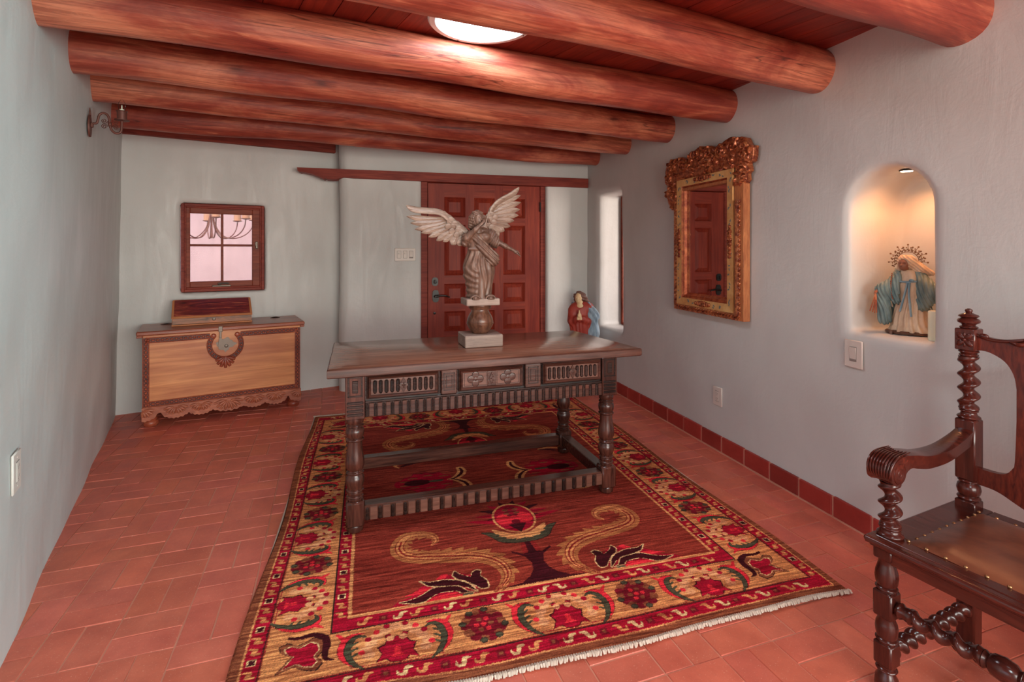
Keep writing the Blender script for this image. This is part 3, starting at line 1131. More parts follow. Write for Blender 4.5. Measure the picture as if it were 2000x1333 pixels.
def build_skylight():
    root = thing('skylight', 'round white skylight diffuser glowing in the ceiling between two log beams', 'skylight', (0.50, 2.30, CEIL))
    b = MB().lathe([(0.205, -0.001), (0.205, -0.012), (0.214, -0.018), (0.238, -0.016), (0.246, -0.008), (0.246, 0.0)], (0, 0, 0), 48)
    b.f = b.f[:-2]
    b.build('ring', 'skyring', root)
    b = MB().lathe([(0.206, -0.003), (0.204, -0.012), (0.17, -0.020), (0.1, -0.026), (0.02, -0.028)], (0, 0, 0), 48)
    b.build('diffuser', 'skylight', root)
    for a in (200, 290, 20, 110):
        MB().ball((0.227 * math.cos(math.radians(a)), 0.227 * math.sin(math.radians(a)), -0.017), 0.004, 8, 6).build('screw', 'steel', root)
build_walls()
build_floor()
build_ceiling()
build_beams()
build_trim()
build_door()
build_windows()
build_outside()
build_skylight()
# ------------------------------------------------------------------ table
def turned(b, prof, c, n=24):
    b.lathe(smooth_prof(prof), c, n)
def smooth_prof(prof):
    return prof
def bead(r, z, w, k=6):
    """half-round bead of radius r and width w centred at z"""
    return [(r - w * 0.5 * (1 - math.sin(PI * i / k)), z - w / 2 + w * i / k) for i in range(k + 1)]

def build_table():
    root = thing('library_table', 'long dark carved walnut table with turned legs standing on the red rug', 'table',
                 (-0.058, 2.598, 0.0115), math.radians(2.3))
    L, D = 1.333, 0.592
    H = 0.785
    # top: a thick plank slab, corners as worn, tapered a little
    fl, fr, br, bl = (-0.125, -0.066), (1.538, -0.034), (1.447, 0.690), (-0.109, 0.688)
    b = MB()
    def lp(p, q, t):
        return (p[0] + (q[0] - p[0]) * t, p[1] + (q[1] - p[1]) * t)
    rnd = random.Random(3)
    N = 40
    rim = []
    for P, Q, n in ((fl, fr, N), (fr, br, 16), (br, bl, N), (bl, fl, 16)):
        for i in range(n):
            x, y = lp(P, Q, i / n)
            rim.append((x + rnd.uniform(-.0012, .0012), y + rnd.uniform(-.0012, .0012)))
    m = len(rim)
    cx, cy = sum(p[0] for p in rim) / m, sum(p[1] for p in rim) / m
    def inset(p, e):
        return (p[0] - e * (1 if p[0] > cx else -1), p[1] - e * (1 if p[1] > cy else -1))
    rows = []
    for e, z in ((0.006, H - 0.042), (0.0, H - 0.037), (0.0, H - 0.006), (0.002, H - 0.002), (0.006, H)):
        rows.append([inset(p, e) + (z,) for p in rim])
    vs = [p for r in rows for p in r]
    fs = []
    for j in range(len(rows) - 1):
        for i in range(m):
            k = (i + 1) % m
            fs.append((j * m + i, j * m + k, (j + 1) * m + k, (j + 1) * m + i))
    fs.append(tuple(range(m))[::-1])
    fs.append(tuple((len(rows) - 1) * m + i for i in range(m)))
    b.use(1).add(vs, fs)
    b.mi[-1] = 0
    top = b.build('tabletop', ['table_top', 'table_edge'], root, 40)
    # legs
    prof = [(0.030, 0.0), (0.038, 0.006), (0.040, 0.026), (0.036, 0.036)]
    up = [(0.034, 0.150), (0.036, 0.158)] + bead(0.040, 0.168, 0.014) + [(0.034, 0.178), (0.035, 0.186)] + bead(0.041, 0.197, 0.014) + \
         [(0.034, 0.206), (0.038, 0.216), (0.043, 0.232), (0.044, 0.246), (0.041, 0.262), (0.035, 0.272)] + bead(0.042, 0.281, 0.014) + \
         [(0.034, 0.291), (0.039, 0.300), (0.0435, 0.315), (0.044, 0.330), (0.042, 0.350), (0.037, 0.375), (0.034, 0.405), (0.0335, 0.428)] + \
         bead(0.043, 0.437, 0.016) + [(0.036, 0.447), (0.041, 0.456), (0.043, 0.472), (0.041, 0.488), (0.035, 0.494)] + bead(0.041, 0.502, 0.013) + \
         [(0.034, 0.510), (0.039, 0.516), (0.041, 0.530), (0.040, 0.545)]
    for x, y in ((0, 0), (L, 0), (L, D), (0, D)):
        b = MB()
        b.lathe(prof, (x, y, 0), 24)
        b.box(x - 0.042, x + 0.042, y - 0.042, y + 0.042, 0.030, 0.150, 0.009)
        b.lathe(up, (x, y, 0), 28)
        b.box(x - 0.045, x + 0.045, y - 0.042, y + 0.042, 0.540, 0.748, 0.003)
        leg = b.build('leg', 'table_v', root, 40)
        if y == 0:
            b = MB()
            yf = y - 0.042
            for k in range(4):
                zc = 0.562 + 0.0185 * k
                b.box(x - 0.037, x + 0.037, yf - 0.005, yf + 0.004, zc - 0.0065, zc + 0.0065, 0.003)
            fr_ = 0.008
            for (u0, u1, w0, w1) in ((-.034, .034, .645, .742),):
                b.box(x + u0, x + u1, yf - .003, yf, w0, w0 + fr_, .001).box(x + u0, x + u1, yf - .003, yf, w1 - fr_, w1, .001)
                b.box(x + u0, x + u0 + fr_, yf - .003, yf, w0, w1, .001).box(x + u1 - fr_, x + u1, yf - .003, yf, w0, w1, .001)
                b.box(x - 0.013, x + 0.013, yf - .004, yf, .664, .722, .002)
            b.build('carved_panel', 'table_dark', leg, 0)
    # apron boxes behind the drawers
    b = MB()
    b.box(0.045, L - 0.045, -0.022, 0.0, 0.620, 0.748)
    b.box(0.045, L - 0.045, D - 0.01, D + 0.025, 0.560, 0.748, 0.002)
    b.box(-0.025, 0.01, 0.042, D - 0.042, 0.560, 0.748, 0.002).box(L - 0.01, L + 0.025, 0.042, D - 0.042, 0.560, 0.748, 0.002)
    b.build('apron', 'table_dark', root, 0)
    # fluted rail under the drawers
    def fluted(x0, x1, y, z0, z1, n, name, worn, dark, w=0.42):
        b = MB().box(x0, x1, y, y + 0.03, z0, z1, 0.002)
        p = (x1 - x0) / n
        for i in range(n):
            xa = x0 + p * i
            b.use(1).box(xa + p * w, xa + p, y - 0.006, y + 0.002, z0 + 0.001, z1 - 0.001, 0.0015)
            # round-ended reed set back between the flats
            xc = xa + p * w / 2
            b.use(2).tube([(xc, y + 0.001, z0 + 0.001), (xc, y + 0.001, z1 - 0.010), (xc, y + 0.003, z1 - 0.003)],
                          [p * w * 0.36, p * w * 0.36, p * w * 0.15], 8)
        return b.build(name, [dark, worn, 'table_dark'], root, 30)
    fluted(0.046, L - 0.046, -0.034, 0.546, 0.612, 32, 'fluted_rail', 'table', 'table_dark', 0.46)
    MB().box(0.045, L - 0.045, -0.036, -0.0, 0.612, 0.622, 0.002).build('rail_moulding', 'table_dark', root, 0)
    # two posts between the drawers
    for x0, x1 in ((0.406, 0.484), (0.844, 0.930)):
        b = MB().box(x0, x1, -0.046, -0.02, 0.624, 0.748, 0.004)
        post = b.build('apron_post', 'table', root, 0)
        xc = (x0 + x1) / 2
        b = MB()
        for hw, z0, z1, t in ((0.028, 0.642, 0.730, .005), (0.016, 0.656, 0.716, .004)):
            b.box(xc - hw, xc + hw, -0.0465 - .002, -0.045, z0, z0 + t).box(xc - hw, xc + hw, -0.0485, -0.045, z1 - t, z1)
            b.box(xc - hw, xc - hw + t, -0.0485, -0.045, z0, z1).box(xc + hw - t, xc + hw, -0.0485, -0.045, z0, z1)
        b.build('carved_panel', 'table_dark', post, 0)
    # drawers
    def drawer(x0, x1, kind):
        z0, z1 = 0.630, 0.744
        b = MB().box(x0, x1, -0.036, -0.01, z0, z1, 0.002)
        d = b.build('drawer', 'table_dark', root, 0)
        b = MB()
        f = 0.020
        # mitred frame sloping inwards
        o_ = [(x0 + .003, z0 + .003), (x1 - .003, z0 + .003), (x1 - .003, z1 - .003), (x0 + .003, z1 - .003)]
        m_ = [(x0 + .010, z0 + .010), (x1 - .010, z0 + .010), (x1 - .010, z1 - .010), (x0 + .010, z1 - .010)]
        i_ = [(x0 + f, z0 + f), (x1 - f, z0 + f), (x1 - f, z1 - f), (x0 + f, z1 - f)]
        b.add([(p[0], -.036, p[1]) for p in o_] + [(p[0], -.052, p[1]) for p in m_] + [(p[0], -.045, p[1]) for p in i_] + [(p[0], -.038, p[1]) for p in i_],
              [(k + 4 * q, (k + 1) % 4 + 4 * q, (k + 1) % 4 + 4 * q + 4, k + 4 * q + 4) for k in range(4) for q in range(3)])
        b.build('drawer_frame', 'table', d, 0)
        xc, zc = (x0 + x1) / 2, (z0 + z1) / 2
        pb = MB().box(x0 + f, x1 - f, -.040, -.034, z0 + f, z1 - f)
        if kind == 0:
            b = pb.use(1)
            n = 11
            p = (x1 - x0 - 2 * f - .01) / n
            for i in range(n):
                if i == n // 2:
                    continue
                xx = x0 + f + .005 + p * (i + .5)
                b.tube([(xx, -.040, z0 + f + .006), (xx, -.041, z0 + f + .012), (xx, -.041, z1 - f - .012), (xx, -.040, z1 - f - .006)],
                       [p * .2, p * .36, p * .36, p * .2], 8)
            b.build('drawer_panel', ['table_worn', 'table_dark'], d, 30)
            b = MB().prism([(xc - .022, zc), (xc, zc - .036), (xc + .022, zc), (xc, zc + .036)], -.047, -.036)
            for k in range(-1, 2):
                b.ball((xc + .006 * k, -.047, zc - .008 + .008 * abs(k)), .004, 8, 6)
                b.ball((xc, -.047, zc + .009 * k), .0035, 8, 6)
            b.build('carved_lozenge', 'table', d, 0)
        else:
            pb.build('drawer_panel', 'table_worn', d, 0)
            for s in (-1, 1):
                xm = xc + s * 0.085
                b = MB()
                for k in range(4):
                    a = PI / 2 * k
                    px, pz = xm + .0235 * math.cos(a), zc + .0205 * math.sin(a)
                    b.lathe([(.0165, -.0395), (.0165, -.0425), (.0145, -.0428)], (px, 0, pz), 20, 1)
                b.lathe([(.009, -.0395), (.009, -.0445), (.006, -.045)], (xm, 0, zc), 16, 1)
                b.build('carved_quatrefoil', 'table', d, 40)
                b = MB()
                for k in range(4):
                    a = PI / 2 * k
                    px, pz = xm + .0235 * math.cos(a), zc + .0205 * math.sin(a)
                    ring = [(px + .0175 * math.cos(t), -.0405, pz + .0175 * math.sin(t)) for t in np.linspace(0, 2 * PI, 21)[:-1]]
                    b.tube(ring, .0016, 6, True)
                x_a, x_b = xm - .058, xm + .058
                for q in ((x_a, z0 + f + .004, x_b, z0 + f + .006), (x_a, z1 - f - .006, x_b, z1 - f - .004)):
                    b.box(q[0], q[2], -.0412, -.039, q[1], q[3])
                b.box(x_a, x_a + .002, -.0412, -.039, z0 + f + .004, z1 - f - .004).box(x_b - .002, x_b, -.0412, -.039, z0 + f + .004, z1 - f - .004)
                b.build('incised_line', 'table_dark', d, 0)
            b = MB().box(xc - .022, xc + .022, -.044, -.038, z0 + f, z1 - f, .001)
            b.prism([(xc - .015, zc), (xc, zc - .034), (xc + .015, zc), (xc, zc + .034)], -.049, -.042)
            for k in range(-2, 3):
                b.ball((xc + .005 * (1 if k % 2 else -1) * (abs(k) < 2), -.049, zc + .009 * k), .0036, 8, 6)
            b.build('carved_lozenge', 'table', d, 0)
    drawer(0.052, 0.396, 0)
    drawer(0.494, 0.836, 1)
    drawer(0.942, 1.282, 0)
    # stretchers
    fluted(0.043, L - 0.043, -0.030, 0.056, 0.118, 21, 'front_stretcher', 'table_worn', 'table', 0.42)
    MB().box(0.043, L - 0.043, -0.0305, 0.034, 0.113, 0.124, 0.003).build('stretcher_cap', 'table', root, 0)
    MB().box(0.043, L - 0.043, D - 0.03, D + 0.03, 0.056, 0.122, 0.004).build('back_stretcher', 'table', root, 0)
    for x in (0, L):
        MB().box(x - 0.03, x + 0.03, 0.043, D - 0.043, 0.056, 0.122, 0.004).build('side_stretcher', 'table', root, 0)

# ------------------------------------------------------------------ chest and lap desk
CH = math.radians(15.5)
def build_chest():
    root = thing('carved_chest', 'honey cedar blanket chest with carved shells and an iron lock under the small window', 'chest',
                 (-1.6, 4.54, 0), CH)
    D = 0.43
    b = MB().box(-0.035, 1.078, 0.0, D, 0.12, 0.70, 0.003)
    b.build('body', 'honey', root, 0)
    b = MB().box(-0.073, 1.111, -0.03, D + 0.02, 0.702, 0.734, 0.007)
    b.box(-0.073, -0.035, -0.01, D, 0.684, 0.702, 0.003).box(1.078, 1.111, -0.01, D, 0.684, 0.702, 0.003)
    lid = b.build('lid', 'lid', root, 0)
    for x in (0.10, 0.92):
        MB().tube(smooth_pts([(x - .04, D - .08, .730), (x, D - .08, .738), (x + .04, D - .08, .730)], 4), .006, 8).build('hinge_strap', 'iron', lid)
    for x in (0.015, 1.028):
        for y in (0.045, D - 0.045):
            b = MB().lathe([(0.034, 0.0), (0.046, 0.008), (0.052, 0.026), (0.047, 0.042), (0.038, 0.050), (0.040, 0.056), (0.044, 0.062), (0.040, 0.07), (0.036, 0.078), (0.04, 0.125)], (x, y, 0), 24)
            b.build('foot', 'carved', root, 40)
    # carved border bands: beads and lozenges between two fillets
    def band(p0, p1, w=0.042):
        """centre line in the front plane (x,z)"""
        p0, p1 = np.array(p0), np.array(p1)
        L = np.linalg.norm(p1 - p0)
        t = (p1 - p0) / L
        n = np.array([-t[1], t[0]])
        b = MB()
        q = [p0 - n * w / 2, p1 - n * w / 2, p1 + n * w / 2, p0 + n * w / 2]
        b.use(0).prism([tuple(v) for v in q], -0.004, 0.002)
        b.use(1)
        for s in (-1, 1):
            c0, c1 = p0 + n * s * w * .44, p1 + n * s * w * .44
            b.tube([(c0[0], -.004, c0[1]), (c1[0], -.004, c1[1])], .0035, 6)
        m = max(2, int(round(L / 0.030)))
        for i in range(m):
            c = p0 + t * L * (i + .5) / m
            s0 = len(b.v)
            b.ball((0, 0, 0), (.0115, .009, .0085), 8, 6)
            ca, sa = t
            b.xf(lambda x, y, z: (c[0] + x * ca - z * sa, -.004 + y, c[1] + x * sa + z * ca), s0)
            c2 = p0 + t * L * i / m
            for s in (-1, 1):
                e = c2 + n * s * w * .22
                b.ball((e[0], -.004, e[1]), (.005, .005, .005), 6, 5)
        return b
    xl, xr, zb, zt = -0.014, 1.056, 0.178, 0.662
    bd = MB()
    for a_, c_ in (((xl, zb - .02), (xl, zt + .02)), ((xr, zb - .02), (xr, zt + .02)), ((xl, zb), (xr, zb)), ((xl, zt), (0.405, zt)), ((0.622, zt), (xr, zt))):
        q = band(a_, c_)
        k0 = len(bd.f)
        bd.add(q.v, q.f)
        bd.mi[k0:] = q.mi
    bd.build('carved_border', ['carved_shade', 'carved'], root, 50)
    # horseshoe moulding and its shell
    xc, zc = 0.5135, 0.585
    b = MB()
    R0, R1 = 0.094, 0.132
    A = np.linspace(math.radians(138), math.radians(402), 41)
    out = [(xc + R1 * math.cos(a), zc + R1 * math.sin(a)) for a in A]
    inn = [(xc + R0 * math.cos(a), zc + R0 * math.sin(a)) for a in A]
    for i in range(len(A) - 1):
        b.prism([out[i], out[i + 1], inn[i + 1], inn[i]], -0.006, 0.002)
    b.use(1)
    for R in (R0 + .003, R1 - .003):
        b.tube([(xc + R * math.cos(a), -.006, zc + R * math.sin(a)) for a in A], .004, 6)
    for a in np.linspace(math.radians(144), math.radians(396), 19):
        b.ball((xc + .113 * math.cos(a), -.006, zc + .113 * math.sin(a)), (.010, .009, .010), 8, 6)
    for a in (A[0], A[-1]):
        b.ball((xc + .113 * math.cos(a), -.007, zc + .113 * math.sin(a)), (.02, .007, .02), 10, 6)
    b.build('horseshoe_moulding', ['carved_shade', 'carved'], root, 50)
    b = MB()
    for k in range(-3, 4):
        a = math.radians(-90 + k * 24)
        Lk = 0.088 - 0.004 * abs(k)
        p0, p1 = (xc, zc - 0.098), (xc + Lk * math.cos(a) * .95, zc - 0.098 + Lk * math.sin(a))
        b.tube([(p0[0], -.004, p0[1]), ((p0[0] + p1[0]) / 2, -.011, (p0[1] + p1[1]) / 2), (p1[0], -.004, p1[1])], [.006, .0145, .011], 8)
    b.build('carved_shell', 'carved', root, 50)
    # lock plate and hasp
    pl = []
    for k in range(48):
        a = 2 * PI * k / 48
        r = 1 + 0.16 * math.cos(4 * a + .4) + 0.10 * math.cos(9 * a)
        pl.append((xc + 0.004 + 0.062 * r * math.cos(a), zc + 0.004 + 0.045 * r * math.sin(a)))
    b = MB().prism(pl, -0.004, 0.001)
    b.prism([(xc - .012, zc - .045), (xc, zc - .062), (xc + .014, zc - .045), (xc + .02, zc - .02), (xc - .02, zc - .02)], -.006, .001)
    b.lathe([(.014, -.004), (.012, -.012), (.006, -.014)], (xc + .006, 0, zc - .012), 12, 1)
    lock = b.build('lock_plate', 'steel', root, 30)
    xh = xc - 0.036
    b = MB().box(xh - .014, xh + .014, -.036, -.028, .694, .738, .002)
    b.box(xh - .008, xh + .008, -.030, -.018, .645, .702, .002)
    b.prism([(xh - .008, .65), (xh + .008, .65), (xh + .016, .60), (xh + .012, .558), (xh, .545), (xh - .014, .558), (xh - .014, .60)], -.020, -.012)
    b.build('hasp', 'steel', lock, 30)
    # scalloped skirt with seven fan shells
    cent = [(-0.035, .075), (0.178, .075), (0.345, .072), (0.536, .10), (0.722, .072), (0.885, .072), (1.078, .075)]
    poly = [(1.083, 0.155), (-0.040, 0.155)]
    def low(x):
        z = 0.105
        for c, r in cent:
            u = abs(x - c) / r
            if u < 1.25:
                z = min(z, 0.105 - 0.054 * math.sqrt(max(0, 1 - (u / 1.25) ** 2)) + 0.004 * math.cos(u * 16))
        return z
    xs = np.linspace(-0.040, 1.083, 161)
    poly += [(x, low(x)) for x in xs]
    b = MB().prism(poly, -0.008, 0.012)
    b.build('skirt', 'shell', root, 30)
    for c, r in cent:
        b = MB()
        for k in range(-4, 5):
            a = math.radians(-90 + k * 19.5)
            p0 = np.array([c, 0.142])
            Lk = r * (0.92 if k % 1 == 0 else .8) * (0.80 + 0.34 * abs(k) / 4)
            p1 = p0 + Lk * np.array([math.cos(a), max(math.sin(a), -0.95)]) * np.array([1.0, 1.0])
            if not (-0.042 < p1[0] < 1.085):
                continue
            mid = (p0 * .4 + p1 * .6) + np.array([0, 0.006])
            p0 = p0 + (p1 - p0) * .18
            b.tube([(p0[0], -.008, p0[1]), (mid[0], -.017, mid[1]), (p1[0], -.010, p1[1])], [.004, .0105, .008], 8)
        b.build('carved_fan', 'shell', root, 50)

def build_lapdesk():
    # slope-front box on the chest lid
    ca, sa = math.cos(CH), math.sin(CH)
    y0 = 0.165
    ox, oy = -1.6 - sa * y0, 4.54 + ca * y0
    root = thing('lap_desk', 'small slope-top writing box in worn red paint sitting on the chest lid', 'box', (ox, oy, 0.7355), CH)
    x0, x1, d = 0.145, 0.716, 0.245
    h0, h1 = 0.068, 0.185
    b = MB()
    for xa, xb in ((x0, x0 + .014), (x1 - .014, x1)):
        b.prism([(0.004, 0.008), (d, 0.008), (d, h1), (d - .035, h1), (0.004, h0)], xa, xb, 'yz')
    b.box(x0 - .004, x1 + .004, -.006, d, 0, 0.010, 0.002)
    b.box(x0, x1, d - .012, d, 0.01, h1).box(x0, x1, d - .045, d, h1 - .004, h1 + .006, 0.002)
    b.build('case', 'edge', root, 0)
    MB().box(x0 + .002, x1 - .002, 0.0, 0.014, 0.012, h0 - .004, .002).build('front_board', 'greypaint', root, 0)
    b = MB()
    th = math.atan2(h1 - h0, d - .045)
    Ls = math.hypot(h1 - h0, d - .045)
    b.box(x0 - .004, x1 + .004, -.012, Ls, 0, .012, .002)
    b.xf(lambda x, y, z: (x, y * math.cos(th) - z * math.sin(th), h0 - .002 + y * math.sin(th) + z * math.cos(th)))
    lid = b.build('slope_lid', 'edge', root, 0)
    b = MB().box(x0 + .012, x1 - .012, 0.004, Ls - .004, .0115, .0135, .001)
    b.xf(lambda x, y, z: (x, y * math.cos(th) - z * math.sin(th), h0 - .002 + y * math.sin(th) + z * math.cos(th)))
    b.build('painted_panel', 'redpaint', lid, 0)
    b = MB().lathe([(.013, .001), (.013, -.003), (.008, -.005)], (0.436, 0, 0.042), 14, 1)
    b.box(.433, .439, -.0065, -.003, .036, .042)
    b.build('lock', 'steel', root)
build_table()
build_chest()
build_lapdesk()
# ------------------------------------------------------------------ armchair
def build_chair():
    th = math.radians(10)
    root = thing('armchair', 'dark oak armchair with barley-twist posts and studded leather seat by the right wall', 'chair',
                 (1.992, 1.312, 0), th - PI / 2)
    W = 0.56
    yb, yf = 0.0, -0.475      # centre lines of back and front legs
    # front legs: blocks, vases, bun foot
    for x in (0.0, W):
        b = MB()
        b.lathe([(.018, 0), (.028, .006), (.032, .026), (.030, .048), (.022, .062), (.020, .068)] + bead(.029, .076, .012) + [(.024, .084), (.024, .09)], (x, yf, 0), 22)
        b.box(x - .026, x + .026, yf - .026, yf + .026, .088, .158, .005)
        b.lathe([(.024, .156)] + bead(.030, .166, .012) + [(.026, .173), (.029, .185), (.030, .20), (.028, .215), (.022, .228), (.024, .236)], (x, yf, 0), 22)
        b.box(x - .027, x + .027, yf - .027, yf + .027, .234, .314, .005)
        b.lathe([(.024, .312)] + bead(.030, .322, .013) + [(.025, .329), (.029, .338), (.031, .355), (.029, .372), (.023, .392), (.021, .404), (.025, .414)], (x, yf, 0), 22)
        b.box(x - .026, x + .026, yf - .026, yf + .026, .410, .448, .004)
        b.build('front_leg', 'chair', root, 40)
    # back legs run up as posts
    for x in (0.0, W):
        b = MB().box(x - .027, x + .027, yb - .027, yb + .027, 0, .456, .005)
        b.box(x - .029, x + .029, yb - .029, yb + .029, .456, .492, .003)
        b.lathe([(.026, .490)] + bead(.033, .500, .014) + [(.027, .508), (.031, .516), (.034, .530), (.031, .544), (.026, .550)] + bead(.031, .558, .012) + [(.027, .566)], (x, yb, 0), 22)
        b.box(x - .029, x + .029, yb - .029, yb + .029, .564, .770, .004)
        b.lathe([(.028, .768)] + bead(.033, .776, .012) + [(.024, .784), (.022, .79)] + bead(.027, .798, .010) + [(.023, .806)], (x, yb, 0), 22)
        leg = b.build('back_post', 'chair', root, 40)
        MB().twist((x, yb, .804), (x, yb, .984), .0285, 3.75, .30, 20, 90, 1 if x == 0 else -1).build('barley_twist', 'chair', leg, 60)
        b = MB().lathe([(.022, .982)] + bead(.027, .989, .009) + [(.022, .994)] + bead(.029, 1.001, .010) + [(.024, 1.008)], (x, yb, 0), 22)
        b.box(x - .029, x + .029, yb - .029, yb + .029, 1.006, 1.080, .003)
        b.lathe([(.022, 1.078)] + bead(.026, 1.084, .008) + [(.018, 1.089), (.020, 1.094), (.030, 1.100), (.032, 1.106), (.028, 1.112), (.020, 1.116), (.029, 1.121), (.026, 1.126), (.014, 1.131), (.008, 1.134), (.011, 1.139), (.010, 1.144), (.004, 1.148)], (x, yb, 0), 22)
        b.build('finial', 'chair', leg, 40)
        # carved four-petal rosette
        b = MB()
        for k in range(4):
            a = PI / 4 + PI / 2 * k
            s0 = len(b.v)
            b.ball((0, 0, 0), (.015, .004, .0085), 10, 6)
            ca, sa = math.cos(a), math.sin(a)
            b.xf(lambda px, py, pz: (x + .016 * ca + px * ca - pz * sa, yb - .0295 + py, 1.043 + .016 * sa + px * sa + pz * ca), s0)
            s0 = len(b.v)
            b.ball((0, 0, 0), (.009, .003, .004), 8, 6)
            a2 = a + PI / 4
            c2, s2 = math.cos(a2), math.sin(a2)
            b.xf(lambda px, py, pz: (x + .017 * c2 + px * c2 - pz * s2, yb - .0295 + py, 1.043 + .017 * s2 + px * s2 + pz * c2), s0)
        b.ball((x, yb - .031, 1.043), (.006, .005, .006), 10, 6)
        b.build('rosette', 'chair', leg, 60)
    # seat frame with moulded edge and studded leather
    xa, xb2 = -0.040, W + 0.040
    y0, y1 = yf - 0.042, yb + 0.020
    b = MB()
    b.box(xa, xb2, y0, y0 + .085, .452, .474, .006)
    b.box(xa, xa + .10, y0 + .085, y1, .452, .472, .003).box(xb2 - .10, xb2, y0 + .085, y1, .452, .472, .003)
    b.box(xa + .10, xb2 - .10, y1 - .07, y1, .452, .472, .003)
    b.box(xa + .008, xb2 - .008, y0 + .008, y1, .444, .453, .003)
    b.tube([(xa + .004, y0 + .004, .463), (xb2 - .004, y0 + .004, .463)], .0105, 10)
    b.tube([(xa + .004, y0 + .004, .463), (xa + .004, y1, .463)], .0095, 10)
    b.tube([(xb2 - .004, y0 + .004, .463), (xb2 - .004, y1, .463)], .0095, 10)
    b.tube([(xa + .02, y0 + .026, .4735), (xb2 - .02, y0 + .026, .4735)], .0025, 6)
    seat = b.build('seat_frame', 'chair_h', root, 40)
    lx0, lx1, ly0, ly1 = xa + .085, xb2 - .085, y0 + .066, y1 - .055
    n, m = 30, 26
    vs, fs = [], []
    for j in range(m + 1):
        for i in range(n + 1):
            u, v = i / n, j / m
            e = min(u, 1 - u, v, 1 - v)
            z = .4735 + .016 * (min(1, e * 7)) ** 0.5 + .010 * math.sin(PI * u) * math.sin(PI * v) + .002 * math.sin(9 * u + 4 * v)
            vs.append((lx0 + (lx1 - lx0) * u, ly0 + (ly1 - ly0) * v, z))
    for j in range(m):
        for i in range(n):
            q = j * (n + 1) + i
            fs.append((q, q + 1, q + n + 2, q + n + 1))
    le = MB().add(vs, fs).build('leather_seat', 'leather', root, 60)
    P = []
    for k in range(11):
        P.append((lx0 + (lx1 - lx0) * k / 10, ly0 + .005))
        P.append((lx0 + (lx1 - lx0) * k / 10, ly1 - .005))
    for k in range(1, 10):
        P.append((lx0 + .004, ly0 + (ly1 - ly0) * k / 10))
        P.append((lx1 - .004, ly0 + (ly1 - ly0) * k / 10))
    for px, py in P:
        MB().ball((px, py, .477), (.0055, .0055, .0045), 8, 6).build('brass_stud', 'brass', le, 60)
    # seat rails
    b = MB().box(.02, W - .02, yf - .020, yf + .006, .404, .450, .002)
    b.box(.02, W - .02, yb - .015, yb + .015, .404, .450, .002)
    b.box(-.018, .012, yf + .02, yb - .02, .404, .450, .002).box(W - .012, W + .018, yf + .02, yb - .02, .404, .450, .002)
    b.build('seat_rail', 'chair_h', root, 0)
    # twisted stretchers
    b = MB()
    zc = .272
    b.lathe([(.012, .026), (.020, .032), (.024, .04), (.018, .05), (.020, .058), (.016, .07)], (0, yf, zc), 16, 0)
    b.twist((.066, yf, zc), (.238, yf, zc), .0235, 3.3, .30, 18, 76, 1)
    b.lathe([(.018, .234), (.024, .240), (.018, .248), (.027, .258), (.031, .28), (.027, .302), (.018, .312), (.024, .320), (.018, .326)], (0, yf, zc), 18, 0)
    b.twist((.322, yf, zc), (.494, yf, zc), .0235, 3.3, .30, 18, 76, -1)
    b.lathe([(.016, .49), (.020, .502), (.018, .51), (.024, .52), (.020, .528), (.012, .534)], (0, yf, zc), 16, 0)
    b.build('front_stretcher', 'chair_h', root, 50)
    for x in (0.0, W):
        b = MB().twist((x, yf + .02, .122), (x, yb - .02, .122), .0235, 9.5, .30, 16, 170, 1 if x == 0 else -1, .06)
        b.build('side_stretcher', 'chair', root, 50)
    b = MB().twist((.0, -.235, .122), (W, -.235, .122), .022, 11, .30, 16, 190, 1, .06)
    b.build('cross_stretcher', 'chair_h', root, 50)
    # arms with scrolled ends
    for x, s in ((0.0, 1), (W, -1)):
        top = smooth_pts([(yb - .02, .742), (yb - .08, .722), (yb - .18, .703), (yb - .29, .705), (yb - .38, .722), (yb - .44, .730), (yb - .485, .722), (yb - .512, .698), (yb - .512, .665), (yb - .49, .648)], 5)
        bot = smooth_pts([(yb - .02, .692), (yb - .08, .678), (yb - .18, .660), (yb - .29, .660), (yb - .36, .672), (yb - .40, .682), (yb - .425, .676), (yb - .44, .662), (yb - .452, .650), (yb - .47, .642)], 5)
        n = len(top)
        hw = [.024 + .012 * min(1, i / (n * .55)) for i in range(n)]
        vs, fs = [], []
        for i in range(n):
            t, bo = top[i], bot[i]
            crown = .004
            w = hw[i]
            vs += [(x - w, t[0], t[1] - crown), (x - w * .6, t[0], t[1]), (x + w * .6, t[0], t[1]), (x + w, t[0], t[1] - crown),
                   (x + w * .9, bo[0], bo[1]), (x - w * .9, bo[0], bo[1])]
        for i in range(n - 1):
            for k in range(6):
                q = (k + 1) % 6
                fs.append((i * 6 + k, i * 6 + q, (i + 1) * 6 + q, (i + 1) * 6 + k))
        fs.append(tuple(range(6)))
        fs.append(tuple((n - 1) * 6 + k for k in range(6)))
        arm = MB().add(vs, fs).build('arm', 'chair_h', root, 50)
        # acanthus carving on the scroll and spiral on its cheek
        b = MB()
        for k in range(-4, 5):
            u = k / 4
            pts = [(x + .030 * u, yb - .43 + .02 * abs(u), .731), (x + .033 * u, yb - .478, .727), (x + .033 * u, yb - .510, .704), (x + .030 * u, yb - .515, .675), (x + .02 * u, yb - .50, .655)]
            b.tube(smooth_pts(pts, 4), [.0016 + .0018 * math.sin(PI * i / 16) for i in range(17)], 6)
        b.build('carved_leaf', 'chair', arm, 60)
